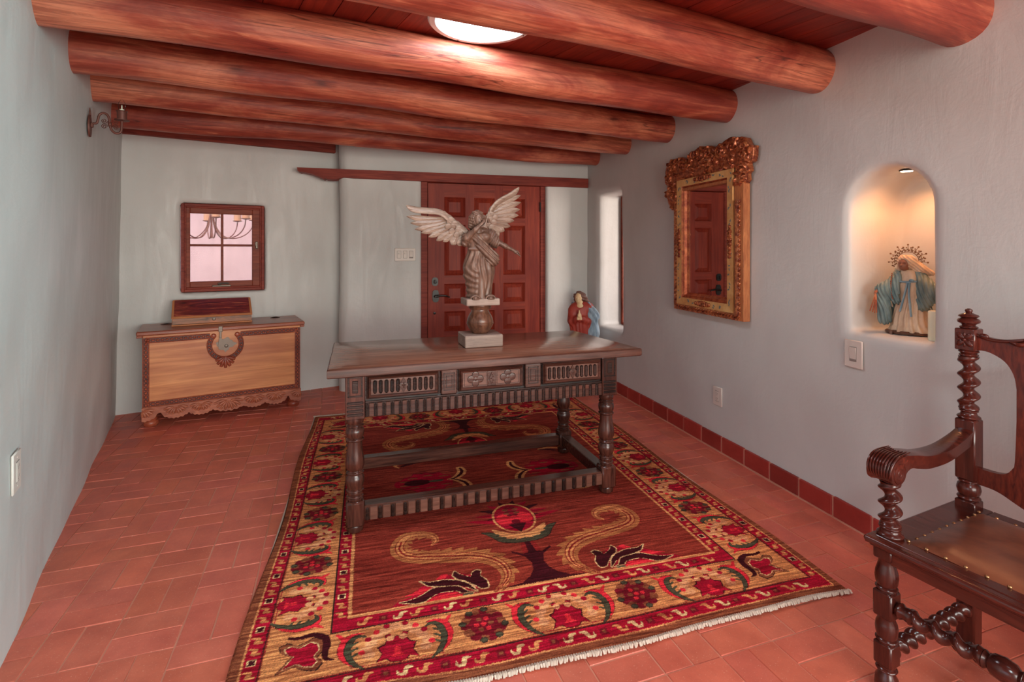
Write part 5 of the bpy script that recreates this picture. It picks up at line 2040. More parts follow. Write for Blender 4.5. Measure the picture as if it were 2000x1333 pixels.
    X = (np.arange(n0) + .5) * st - n0 * st / 2
    Y = (np.arange(n1) + .5) * st
    XX, YY = np.meshgrid(X, Y, indexing='ij')
    e = np.minimum(np.minimum(XX + n0 * st / 2, n0 * st / 2 - XX), np.minimum(YY, n1 * st - YY))
    Z = 0.0085 + 0.0006 * np.sin(XX * 7) * np.sin(YY * 5) + rs.uniform(-.0005, .0005, XX.shape)
    Z = np.where(e < .006, .003, Z)
    # the front edge ripples a little
    ed = np.clip(1 - YY / .25, 0, 1)
    YY2 = YY - ed * (0.016 * np.sin(XX * 3.1 + 1.9) + .005 * np.sin(XX * 11.0))
    Z = Z + ed ** 2 * .004 * (1 + np.sin(XX * 9 + 1))
    sx = np.clip(np.abs(XX) - 1.0, 0, 1)
    XX2 = XX + np.sign(XX) * sx * .1 * np.sin(YY * 4)
    V_ = np.stack([XX2, YY2, Z], -1).reshape(-1, 3)
    ii = np.arange(n0 * n1).reshape(n0, n1)
    F_ = np.stack([ii[:-1, :-1], ii[1:, :-1], ii[1:, 1:], ii[:-1, 1:]], -1).reshape(-1, 4)
    me = bpy.data.meshes.new('rug')
    me.vertices.add(len(V_))
    me.vertices.foreach_set('co', V_.astype(np.float32).ravel())
    me.loops.add(F_.size)
    me.loops.foreach_set('vertex_index', F_.astype(np.int32).ravel())
    me.polygons.add(len(F_))
    me.polygons.foreach_set('loop_start', np.arange(0, F_.size, 4, dtype=np.int32))
    me.update(calc_edges=True)
    at = me.attributes.new('pattern', 'FLOAT_COLOR', 'POINT')
    at.data.foreach_set('color', np.concatenate([full.reshape(-1, 3), np.ones((n0 * n1, 1))], 1).astype(np.float32).ravel())
    root = thing('rug', 'large red and gold patterned wool rug lying under the long table', 'rug', (XC, Y0, 0.001))
    pile = link_mesh('pile', me, 'rug', root, 180)
    b = MB().box(-n0 * st / 2 + .006, n0 * st / 2 - .006, .03, n1 * st - .01, -.0005, .003)
    b.build('backing', 'fringe', root, 0)
    # fringe of short twisted ends along both short edges
    rnd = random.Random(6)
    b = MB()
    nf = 250
    for s in (0, 1):
        for k in range(nf):
            x = -n0 * st / 2 + .006 + (n0 * st - .012) * k / (nf - 1)
            if s == 0:
                y = -(0.016 * math.sin(x * 3.1 + 1.9) + .005 * math.sin(x * 11.0))
                z0 = .004 + .003 * (1 + math.sin(x * 9 + 1))
                y1 = y - rnd.uniform(.008, .014)
            else:
                y, z0 = n1 * st, .004
                y1 = y + rnd.uniform(.008, .014)
            dx = rnd.uniform(-.006, .002)
            b.tube([(x, y + (.006 if s == 0 else -.006), z0 + .004), (x + dx * .4, (y * .5 + y1 * .5), z0 + .005 + rnd.uniform(0, .002)), (x + dx, y1, max(.0035, z0 - .001))],
                   [.0046, .0054, .0040], 5)
    fo = b.build('fringe', 'fringe', root, 60, fix=False)
    fo['kind'] = 'stuff'
build_rug()
# ------------------------------------------------------------------ carved angel on the table
def build_angel():
    root = thing('angel_statue', 'carved wooden angel blowing a trumpet with spread wings on a turned pedestal on the table', 'statue',
                 (0.632, 2.985, 0.7975), math.radians(2.5))
    # pedestal
    b = MB().box(-.111, .111, -.098, .098, 0, .068, .004)
    b.build('base_block', 'plinth', root, 0)
    b = MB().lathe([(.040, .066), (.050, .074), (.058, .084), (.070, .104), (.078, .122), (.0785, .129), (.0765, .131), (.0775, .135), (.074, .152), (.065, .172), (.055, .188),
                    (.050, .200), (.050, .206), (.060, .208)] + bead(.067, .217, .012) + [(.060, .225), (.064, .228), (.064, .234)], (0, 0, 0), 40)
    b.build('turned_urn', 'urn', root, 40)
    b = MB().box(-.098, .098, -.080, .080, .233, .272, .004)
    b.build('plinth', 'plinth', root, 0)
    X4 = lambda a: -.1505 + .000447 * a
    Z4 = lambda c: .8172 - .000447 * c
    P = lambda a, c, y: (X4(a), y, Z4(c))
    k_ = .000447
    res = 0.0021
    # body: head, neck, arms, hands and feet in one surface
    g = G((-.12, -.125, .262), (.24, .06, .80), res)
    head = ell(g, P(298, 196, -.020), (.0305, .034, .042))
    head = smin(head, ell(g, P(304, 236, -.030), (.020, .022, .022)), .012)           # jaw and chin
    head = smin(head, cap(g, P(318, 182, -.051), P(321, 208, -.0585), .0026, .0042), .004)   # nose
    for e in (290, 346):
        head = smax(head, -ell(g, P(e, 180, -.0535), (.0085, .006, .0045)), .004)
        head = smin(head, ell(g, P(e, 182, -.0475), (.0058, .005, .0032)), .0015)
    head = smin(head, ell(g, P(310, 232, -.0535), (.0075, .004, .0028)), .003)
    for e in (270, 352):
        head = smin(head, ell(g, P(e, 212, -.036), (.010, .012, .010)), .008)
    d = smin(head, cap(g, P(308, 265, -.018), P(305, 345, -.008), .0165, .022), .014)
    d = smin(d, ell(g, P(315, 480, -.004), (.058, .036, .060)), .02)
    d = smin(d, cap(g, P(305, 560, 0), P(315, 1100, 0), .045, .055), .02)
    # raised arm
    d = smin(d, cap(g, P(205, 405, -.006), P(140, 450, -.030), .026, .022), .012)
    arm = cap(g, P(150, 440, -.034), P(240, 340, -.062), .0185, .0145)
    arm = smin(arm, cap(g, P(240, 340, -.062), P(338, 246, -.078), .0145, .009), .006)
    hand = ell(g, P(360, 226, -.080), (.014, .010, .012))
    for i in range(4):
        a0 = P(372 + 4 * i, 208 + 11 * i, -.082)
        a1 = P(398 + 2 * i, 204 + 13 * i, -.0935)
        a2 = P(386 + 2 * i, 214 + 13 * i, -.101)
        hand = smin(hand, smin(cap(g, a0, a1, .0042, .0038), cap(g, a1, a2, .0038, .003), .002), .0025)
    hand = smin(hand, cap(g, P(352, 216, -.086), P(372, 196, -.098), .0042, .0032), .004)
    d = smin(d, smin(arm, hand, .006), .008)
    # outstretched arm
    d = smin(d, cap(g, P(480, 400, -.004), P(540, 478, -.020), .024, .018), .012)
    arm = cap(g, P(536, 474, -.020), P(660, 546, -.030), .0165, .0145)
    arm = smin(arm, cap(g, P(660, 546, -.030), P(782, 606, -.034), .0140, .0085), .006)
    hand = ell(g, P(808, 624, -.036), (.0155, .0085, .0115))
    for i, (a_, c_) in enumerate(((872, 690), (862, 682), (850, 676), (838, 668))):
        m0 = P(822 - 4 * i, 628 + 5 * i, -.034 - .002 * i)
        m1 = P((822 + a_) / 2 + 4 - 3 * i, (632 + c_) / 2 + 2 * i, -.037 - .0035 * i)
        hand = smin(hand, smin(cap(g, m0, m1, .0040, .0036), cap(g, m1, P(a_, c_, -.036 - .005 * i), .0036, .0024), .002), .0022)
    hand = smin(hand, cap(g, P(812, 616, -.042), P(842, 640, -.052), .0040, .0028), .004)
    d = smin(d, smin(arm, hand, .006), .008)
    for a in (236, 436):
        f = ell(g, P(a, 1206, -.058), (.020, .034, .014))
        for t in range(-2, 3):
            f = smin(f, ell(g, P(a + t * 18, 1222, -.088 + .002 * t * t), (.0045, .009, .005)), .003)
        d = smin(d, f, .006)
    sdf_obj('body', d, g, 'angel', root)
    # hair with a band across the brow
    g = G((-.08, -.08, .66), (.07, .055, .80), res)
    hair = ell(g, P(290, 190, -.012), (.040, .040, .050))
    an = np.arctan2(g.y + .02, g.x - X4(295))
    hair = hair + .0016 * np.sin(an * 22 + g.z * 120)
    for s_, xx in ((0, 215), (1, 385)):
        hair = smin(hair, cap(g, P(xx, 175, -.014), P(xx - 8 + 14 * s_, 288, .002), .017, .014), .012)
    hair = smin(hair, cap(g, P(250, 300, .018), P(350, 300, .018), .022), .012)
    hair = hair + .0012 * np.sin(g.z * 420 + g.x * 160)
    face = ell(g, P(304, 208, -.052), (.0295, .034, .038))
    hair = smax(hair, -face, .005)
    zb = Z4(138) + (g.y + .05) * .45 + .004 * np.cos((g.x - X4(300)) * 150)
    hair = hair - .0042 * np.exp(-((g.z - zb) / .0045) ** 2)
    sdf_obj('hair', hair, g, 'angel', root)
    # robe
    g = G((-.115, -.10, .262), (.115, .075, .69), res)
    r = ell(g, P(330, 445, -.006), (.066, .042, .052))
    r = smin(r, ell(g, P(395, 424, -.034), (.026, .024, .026)), .016)
    r = smin(r, ell(g, P(285, 430, -.030), (.026, .022, .026)), .016)
    r = smin(r, cap(g, P(215, 400, 0), P(470, 392, 0), .027, .030, .85), .02)
    r = smin(r, ell(g, P(285, 545, -.002), (.050, .038, .050)), .02)
    sk = cap(g, P(305, 660, 0), P(318, 850, 0), .062, .083, .72)
    sk = smin(sk, cap(g, P(318, 850, 0), P(322, 1170, 0), .083, .072, .78), .03)
    ang = np.arctan2(g.x - X4(318), -(g.y))
    low = np.clip((Z4(560) - g.z) / .06, 0, 1)
    fold = .0032 * np.sin(ang * 13 + 1.5 * np.sin(g.z * 30)) * low
    # swags of cloth over the right thigh
    sw = np.sqrt((g.x - X4(300)) ** 2 + (g.z - Z4(760)) ** 2)
    left = np.clip((X4(300) - g.x) / .03, 0, 1) * np.clip((Z4(740) - g.z) / .05, 0, 1)
    fold = fold * (1 - left) + .0026 * np.sin(sw * 210) * left
    r = smin(r, sk + fold, .018)
    strip = cap(g, P(296, 610, -.034), P(318, 850, -.055), .012, .017, .5)
    strip = smin(strip, cap(g, P(318, 850, -.055), P(330, 1245, -.060), .017, .017, .6), .004)
    r = smin(r, strip, .003)
    # arches over the feet
    for a in (236, 436):
        r = smax(r, -ell(g, P(a, 1240, -.075), (.028, .05, .028)), .006)
        tor = np.sqrt((np.sqrt((g.x - X4(a)) ** 2 + (g.z - Z4(1244)) ** 2) - .030) ** 2 + ((g.y + .066) * .6) ** 2) - .006
        r = smin(r, np.maximum(tor, .266 - g.z), .005)
    # sleeves
    sl = cap(g, P(150, 440, -.018), P(128, 505, -.012), .030, .024)
    r = smin(r, sl + .002 * np.sin(g.z * 260 + g.x * 200), .014)
    sl = cap(g, P(485, 400, -.006), P(528, 492, -.012), .033, .036, .9)
    r = smin(r, sl + .0026 * np.sin((g.x * .9 - g.z * .45) * 420), .012)
    # neckline and girdle
    r = smax(r, -ell(g, P(308, 340, -.040), (.034, .022, .018)), .006)
    r = smin(r, cap(g, P(180, 582, -.028), P(300, 590, -.046), .007), .008)
    # sash from shoulder to a heavy loop at the hip
    s0 = cap(g, P(236, 400, -.036), P(340, 560, -.056), .020, .026, .55)
    s0 = smin(s0, cap(g, P(340, 560, -.056), P(480, 700, -.050), .026, .036, .6), .012)
    s0 = smin(s0, ell(g, P(500, 735, -.040), (.026, .030, .032)), .014)
    ax = ((g.x - X4(236)) * .72 - (g.z - Z4(400)) * -.69)
    s0 = s0 + .0022 * np.sin(((g.x - X4(236)) * .69 + (g.z - Z4(400)) * .72) * 360)
    r = smin(r, s0, .005)
    sdf_obj('robe', r, g, 'angel', root)
    # trumpet
    a0, a1 = Vector(P(399, 122, -.094)), Vector(P(334, 318, -.100))
    ax = (a1 - a0).normalized()
    L = (a1 - a0).length
    prof = [(.0042, 0), (.0052, .003), (.0040, .008), (.0040, L * .55), (.0052, L * .68), (.009, L * .82), (.016, L * .93), (.0235, L), (.022, L + .0005), (.014, L * .94), (.004, L * .8)]
    b = MB().lathe(prof, (0, 0, 0), 22)
    q = Vector((0, 0, 1)).rotation_difference(ax)
    b.xf(lambda x, y, z: tuple(a0 + q @ Vector((x, y, z))))
    b.build('trumpet', 'wing', root, 50)
    # wings
    X3 = lambda a: -.4485 + .00038 * a
    Z3 = lambda c: .9662 - .00038 * c
    def feather(b, root_, tip, bend, w, y, th=.007, taper=.55):
        r0, t0 = np.array([X3(root_[0]), Z3(root_[1])]), np.array([X3(tip[0]), Z3(tip[1])])
        e = t0 - r0
        L = np.hypot(*e)
        n0 = np.array([-e[1], e[0]]) / L
        c = (r0 + t0) / 2 + n0 * bend * L
        n, m = 26, 9
        vs, fs = [], []
        for i in range(n + 1):
            t = i / n
            p = (1 - t) ** 2 * r0 + 2 * t * (1 - t) * c + t * t * t0
            dv = 2 * (1 - t) * (c - r0) + 2 * t * (t0 - c)
            dv /= np.hypot(*dv)
            nn = np.array([-dv[1], dv[0]])
            wd = w * (taper + (1 - taper) * min(1, t * 2.2)) * min(1.0, ((1 - t) / .22) ** .7 if t > .78 else 1.0)
            wd = max(wd, .0006)
            for j in range(m):
                v = j / (m - 1) * 2 - 1
                h = th * (1 - abs(v) ** 2.2) * .8 + (.0022 if j == m // 2 else 0) + .0007 * math.sin((t * L / .0034 - abs(v) * 2.6) * 1.0 * PI)
                if t > .9:
                    h *= .4 + .6 * (1 - t) / .1
                q = p + nn * v * wd
                vs.append((q[0], y - h, q[1]))
        o = len(vs)
        for i in range(n + 1):
            for j in (0, m - 1):
                x_, y_, z_ = vs[i * m + j]
                vs.append((x_, y + .006, z_))
        for i in range(n):
            for j in range(m - 1):
                q = i * m + j
                fs.append((q, q + 1, q + m + 1, q + m))
            fs.append((o + i * 2, o + i * 2 + 1, o + i * 2 + 3, o + i * 2 + 2))
            fs.append((i * m, (i + 1) * m, o + (i + 1) * 2, o + i * 2))
            fs.append((i * m + m - 1, o + i * 2 + 1, o + (i + 1) * 2 + 1, (i + 1) * m + m - 1))
        fs.append(tuple(range(m)) + (o + 1, o))
        fs.append(tuple(n * m + j for j in range(m)) + (o + 2 * n + 1, o + 2 * n))
        b.add(vs, fs)
    def covert(b, a, c, r, y, tilt=-.25):
        s0 = len(b.v)
        b.lathe([(r * .98, .006), (r, .001), (r * .96, -.0022), (r * .86, -.0030), (r * .5, -.0042), (r * .1, -.0046)], (0, 0, 0), 22, 1)
        b.xf(lambda px, py, pz: (X3(a) + px, y + py + pz * tilt, Z3(c) + pz), s0)
    # wing to the viewer's left
    b = MB()
    tips = [(75, 592), (130, 690), (195, 785), (292, 838), (400, 900), (518, 955), (618, 970), (745, 1016), (850, 1010)]
    roots = [(690, 610), (690, 640), (690, 670), (705, 700), (720, 740), (750, 790), (790, 830), (840, 870), (890, 890)]
    for i, (r_, t_) in enumerate(zip(roots, tips)):
        feather(b, r_, t_, .085 - .012 * i, .0165 if i < 7 else .022, .030 - .0016 * i)
    b.tube([(X3(a), .026, Z3(c)) for a, c in smooth_pts([(1010, 850), (850, 715), (760, 640), (690, 575), (620, 520)], 4)], [.024] * 6 + [.019] * 6 + [.014] * 5, 12, False, .6)
    # lead feather follows the leading edge to an upturned tip
    lead = smooth_pts([(760, 650), (690, 580), (620, 520), (520, 485), (400, 478), (280, 470), (190, 462), (120, 435), (68, 398)], 4)
    wl = np.interp(np.linspace(0, 1, len(lead)), [0, .15, .5, .8, .95, 1], [.014, .021, .023, .022, .009, .001])
    b.tube([(X3(a), .022, Z3(c + 30)) for a, c in lead], list(wl), 12, False, .5)
    for i, (a, c) in enumerate(((715, 665), (775, 730), (840, 798), (690, 738), (750, 808), (825, 868), (890, 850), (905, 930), (880, 980))):
        covert(b, a, c, .0185 if i < 6 else .022, .016 - .0012 * (i % 3))
    for i, (a, c) in enumerate(((730, 640), (790, 700), (855, 765))):
        covert(b, a, c, .0195, .0125)
    b.build('wing', 'wing', root, 50)
    b = MB()
    tips = [(1866, 226), (1868, 336), (1852, 450), (1828, 545), (1752, 632), (1688, 725), (1590, 796), (1502, 876), (1400, 860)]
    roots = [(1395, 480), (1405, 520), (1415, 555), (1420, 590), (1415, 630), (1405, 670), (1390, 710), (1365, 750), (1330, 770)]
    for i, (r_, t_) in enumerate(zip(roots, tips)):
        feather(b, r_, t_, .075 - .008 * i, .0165 if i < 6 else .020, .030 - .0016 * i)
    b.tube([(X3(a), .026, Z3(c)) for a, c in smooth_pts([(1285, 740), (1310, 640), (1335, 560), (1360, 490), (1390, 430)], 4)], [.020] * 8 + [.016] * 9, 12, False, .6)
    lead = smooth_pts([(1345, 540), (1365, 460), (1410, 390), (1480, 325), (1570, 270), (1660, 222), (1740, 168), (1790, 120), (1820, 80)], 4)
    b.tube([(X3(a + 14), .022, Z3(c + 18)) for a, c in lead], list(wl), 12, False, .5)
    for i, (a, c) in enumerate(((1370, 545), (1428, 592), (1350, 622), (1410, 668), (1315, 700), (1372, 742), (1330, 570), (1300, 640))):
        covert(b, a, c, .0185, .016 - .0012 * (i % 3))
    b.build('wing', 'wing', root, 50)

# ------------------------------------------------------------------ praying figure in the corner
def build_praying():
    root = thing('praying_statue', 'praying woman statue in red dress and blue cloak in the corner behind the table', 'statue',
                 (2.045, 4.80, 0.0), math.radians(-23))
    sx = .000413
    P = lambda a, c, y: ((a - 450) * sx, y, .444 + (1330 - c) * sx)
    res = .0035
    g = G((-.10, -.14, .60), (.12, .09, .97), res)
    hd = ell(g, P(372, 290, -.020), (.036, .042, .052))
    hd = smin(hd, ell(g, P(372, 370, -.034), (.022, .024, .022)), .014)
    hd = smin(hd, cap(g, P(350, 285, -.058), P(347, 325, -.067), .0030, .0050), .004)
    for e in (318, 398):
        hd = smax(hd, -ell(g, P(e, 275, -.060), (.010, .007, .006)), .004)
        hd = smin(hd, ell(g, P(e, 280, -.0535), (.0072, .005, .0042)), .002)
    hd = smin(hd, ell(g, P(356, 362, -.058), (.010, .005, .0042)), .003)
    d = smin(hd, cap(g, P(390, 390, -.014), P(420, 470, 0), .024, .030), .012)
    d = smin(d, cap(g, P(440, 520, .01), P(450, 900, .01), .06, .06), .03)
    # forearms and joined hands
    for s in (-1, 1):
        el = P(400 + s * 190, 810, -.045)
        wr = P(392 + s * 30, 760, -.110)
        d = smin(d, cap(g, el, wr, .022, .014), .01)
        palm = cap(g, wr, P(392 + s * 16, 660, -.120), .0140, .0120)
        for i in range(4):
            palm = smin(palm, cap(g, P(392 + s * 14, 668, -.106 - .0082 * i), P(390 + s * 7, 562 + 14 * abs(i - 1), -.108 - .0080 * i), .0055, .0040), .003)
        palm = smin(palm, cap(g, P(388 + s * 14, 710, -.130), P(372 + s * 8, 640, -.142), .0056, .004), .003)
        d = smin(d, palm, .004)
    sdf_obj('body', d, g, 'skin', root)
    # hair
    g = G((-.12, -.08, .74), (.13, .10, .97), res)
    h = ell(g, P(395, 265, .002), (.050, .050, .060))
    wv = .003 * np.sin(g.z * 210 + g.x * 60)
    h = smin(h, cap(g, P(285, 230, -.012), P(310, 440, .010), .016, .014), .012)
    h = smin(h, cap(g, P(480, 230, .0), P(560, 380, .01), .026, .024), .014)
    h = smin(h, cap(g, P(560, 380, .01), P(640, 450, .012), .024, .012), .012)
    h = h + wv + .0012 * np.sin(g.z * 520)
    h = smax(h, -ell(g, P(368, 305, -.062), (.034, .040, .050)), .006)
    sdf_obj('hair', h, g, 'hair', root)
    # red dress down to the floor
    g = G((-.18, -.12, -.004), (.17, .12, .84), .005)
    r = cap(g, P(290, 540, 0), P(600, 530, .005), .050, .055, .8)
    r = smin(r, cap(g, P(430, 600, 0), P(430, 900, 0), .085, .095, .72), .04)
    r = smin(r, cap(g, P(430, 900, 0), (0, 0, .05), .095, .125, .72), .05)
    r = smin(r, cap(g, P(225, 600, -.01), P(215, 820, -.04), .040, .042, .9), .03)
    for s in (-1, 1):
        el = P(400 + s * 185, 830, -.050)
        r = smin(r, cap(g, el, P(392 + s * 40, 765, -.098), .036, .026), .02)
    an = np.arctan2(g.x, -g.y)
    r = r + .0035 * np.sin(an * 16 + 2 * np.sin(g.z * 12)) * np.clip((.74 - g.z) / .1, 0, 1)
    r = smax(r, -ell(g, P(400, 470, -.05), (.035, .035, .020)), .006)
    sdf_obj('dress', r, g, 'redrobe', root)
    # blue cloak over one shoulder
    g = G((-.12, -.12, -.004), (.20, .14, .84), .005)
    c = cap(g, P(590, 520, .010), P(690, 700, .0), .055, .060, .9)
    c = smin(c, cap(g, P(690, 700, .0), P(690, 1100, .005), .062, .060, .95), .04)
    c = smin(c, cap(g, P(690, 1100, .005), (.085, .02, .06), .062, .080, .95), .04)
    c = smin(c, cap(g, P(350, 560, .05), (-.01, .05, .06), .075, .10, .5), .05)
    c = c + .0045 * np.sin((g.x * 1.0 + g.y * .7 + .12 * np.sin(g.z * 7 + 1)) * 95) + .002 * np.sin((g.x + g.z * .35) * 120)
    c = smax(c, -(g.x - 110 * sx + np.minimum(g.y, 0) * .2 + np.clip(g.y, 0, .05) * 4), .01)
    sdf_obj('cloak', c, g, 'bluecloak', root)

# ------------------------------------------------------------------ robed figure in the niche
def build_niche_figure():
    root = thing('robed_figurine', 'painted robed figurine in cream and teal with a star halo standing in the lit niche', 'statue',
                 (2.432, 1.862, 0.9555), math.radians(-60))
    s = .000366
    P = lambda a, c, y: ((a - 480) * s, y, (1225 - c) * s)
    # wooden stand
    b = MB().lathe([(.070, 0.0), (.092, .003), (.094, .012), (.088, .018), (.07, .019)], (0.008, 0, 0), 32, 2, 1.0, .72)
    b.box(-.058, -.046, -.066, -.054, 0, .016, .001)
    b.build('stand', 'urn', root, 40)
    res = .0026
    # body: head, neck, hands
    g = G((-.15, -.09, .03), (.15, .06, .36), res)
    hd = ell(g, P(458, 328, -.020), (.024, .028, .032))
    hd = smin(hd, ell(g, P(446, 365, -.034), (.013, .014, .014)), .008)
    hd = smin(hd, cap(g, P(440, 325, -.045), P(434, 348, -.051), .002, .0034), .003)
    for e in (418, 468):
        hd = smax(hd, -ell(g, P(e, 322, -.046), (.006, .005, .0035)), .003)
    d = smin(hd, cap(g, P(470, 390, -.008), P(490, 430, 0), .012, .016), .008)
    d = smin(d, cap(g, P(500, 470, 0), P(510, 700, 0), .018, .018), .01)
    for sg, (e, w) in ((-1, ((215, 660), (172, 690))), (1, ((770, 640), (800, 690)))):
        d = smin(d, cap(g, P(e[0], e[1], -.03), P(w[0], w[1], -.045), .010, .007), .006)
        for i in range(4):
            d = smin(d, cap(g, P(w[0], w[1], -.045), P(w[0] - sg * (-14) + 0, w[1] + 16 + 7 * i, -.050 - .003 * i), .0042, .0024), .003)
        d = smin(d, cap(g, P(w[0], w[1], -.046), P(w[0] - sg * 10, w[1] + 20, -.055), .004, .0024), .003)
    sdf_obj('body', d, g, 'shade_skin', root)
    # cream gown
    g = G((-.11, -.10, .012), (.13, .08, .30), res)
    r = cap(g, P(492, 462, -.004), P(510, 620, -.002), .031, .034, .85)
    r = smin(r, cap(g, P(510, 620, 0), P(520, 1130, 0), .036, .074, .75), .03)
    an = np.arctan2(g.x - .012, -g.y)
    r = r + .0034 * np.sin(an * 15 + 2.5 * np.sin(g.z * 22)) * np.clip((.20 - g.z) / .08, 0, 1)
    flare = np.clip((.045 - g.z) / .03, 0, 1)
    r = r - .010 * flare * (1 + .5 * np.sin(an * 9))
    sdf_obj('gown', r, g, 'creamrobe', root)
    # teal mantle with wide hanging sleeves
    g = G((-.15, -.09, .02), (.16, .09, .32), res)
    c = cap(g, P(405, 450, .012), P(360, 560, .0), .024, .026)
    c = smin(c, cap(g, P(360, 560, .0), P(230, 665, -.022), .028, .026), .016)
    c = smin(c, cap(g, P(235, 670, -.022), P(250, 1040, -.020), .026, .030, .7), .02)
    c = smin(c, cap(g, P(300, 680, -.02), P(390, 820, -.026), .020, .012, .7), .014)
    c = smin(c, cap(g, P(590, 450, .012), P(650, 580, .0), .026, .030), .016)
    c = smin(c, cap(g, P(650, 580, .0), P(770, 665, -.018), .032, .028), .018)
    c = smin(c, cap(g, P(760, 690, -.018), P(660, 870, -.024), .032, .016, .7), .02)
    c = smin(c, cap(g, P(640, 600, -.02), P(630, 860, -.030), .022, .016, .7), .014)
    c = smin(c, cap(g, P(480, 470, .040), P(520, 1120, .045), .055, .085, .42), .02)
    c = smin(c, cap(g, P(395, 470, -.024), P(380, 800, -.034), .014, .010, .6), .008)
    c = c + .0019 * np.sin((g.x * .95 + g.z * .30) * 420 + 2 * np.sin(g.z * 40))
    sdf_obj('mantle', c, g, 'tealcloak', root)
    # veil
    g = G((-.06, -.075, .22), (.12, .06, .37), res)
    v = ell(g, P(475, 300, -.008), (.034, .038, .038))
    v = smin(v, cap(g, P(520, 310, 0), P(600, 400, .014), .024, .026), .014)
    v = smin(v, cap(g, P(600, 400, .014), P(720, 440, .016), .024, .014), .014)
    v = smin(v, cap(g, P(425, 300, -.01), P(400, 400, .0), .010, .012), .010)
    v = v + .0016 * np.sin((g.x + g.z) * 420)
    v = smax(v, -ell(g, P(448, 345, -.052), (.022, .030, .030)), .004)
    sdf_obj('veil', v, g, 'creamrobe', root)
    # blue girdle with hanging ribbons
    b = MB()
    b.tube(smooth_pts([P(415, 548, -.028), P(470, 556, -.038), P(530, 552, -.038), P(585, 545, -.028)], 4), .0052, 8, False, .6)
    b.ball(P(540, 535, -.040), (.010, .006, .007), 10, 6)
    b.tube(smooth_pts([P(520, 556, -.040), P(515, 700, -.044), P(530, 850, -.056), P(545, 985, -.066)], 5), .0058, 8, False, .4)
    b.tube(smooth_pts([P(500, 556, -.040), P(470, 720, -.046), P(430, 930, -.064)], 5), .0052, 8, False, .4)
    b.build('ribbon', 'ribbon', root, 60)
    # beads along the mantle edge
    b = MB()
    for k in range(16):
        t = k / 15
        b.ball(P(335 - 45 * math.sin(t * 2.2) + 60 * t, 455 + 370 * t, -.030 - .006 * math.sin(t * 3)), .0032, 8, 6)
    pts = [P(335 - 45 * math.sin(t * 2.2) + 60 * t, 455 + 370 * t, -.029 - .006 * math.sin(t * 3)) for t in np.linspace(0, 1, 20)]
    b.tube(pts, .0012, 5)
    b.build('bead_trim', 'gilt_dark', root, 60)
    # tassel of thin sticks in the extended hand
    b = MB()
    for a, c in ((105, 950), (135, 962), (158, 972), (180, 968)):
        b.tube([P(172, 690, -.050), P((172 + a) / 2 + 4, (690 + c) / 2, -.052), P(a, c, -.050)], [.0022, .0024, .0026], 6)
    b.ball(P(170, 700, -.050), .006, 8, 6)
    b.build('tassel', 'gilt_dark', root, 60)
    # halo of wire with little stars
    b = MB()
    c0 = P(485, 285, .012)
    ring = [(c0[0] + .040 * math.cos(t), c0[1], c0[2] + .040 * math.sin(t)) for t in np.linspace(-.4, PI + .4, 26)]
    b.tube(ring, .0016, 6)
    ring = [(c0[0] + .052 * math.cos(t), c0[1], c0[2] + .050 * math.sin(t)) for t in np.linspace(-.4, PI + .4, 26)]
    b.tube(ring, .0016, 6)
    rnd = random.Random(12)
    for k in range(15):
        t = -.4 + (PI + .8) * k / 14
        r1 = .064 + .010 * (k % 2)
        p0 = (c0[0] + .040 * math.cos(t), c0[1], c0[2] + .040 * math.sin(t))
        p1 = (c0[0] + r1 * math.cos(t), c0[1], c0[2] + r1 * math.sin(t))
        b.tube([p0, p1], .0012, 5)
        b.ball(p1, .0042, 8, 6)
        for j in range(3):
            q = .046 + .007 * j
            b.ball((c0[0] + q * math.cos(t + .09 * (j - 1)), c0[1] - .002, c0[2] + q * math.sin(t + .09 * (j - 1))), .0034, 6, 5)
    b.build('halo', 'halo', root, 60)
build_angel()
build_praying()
build_niche_figure()
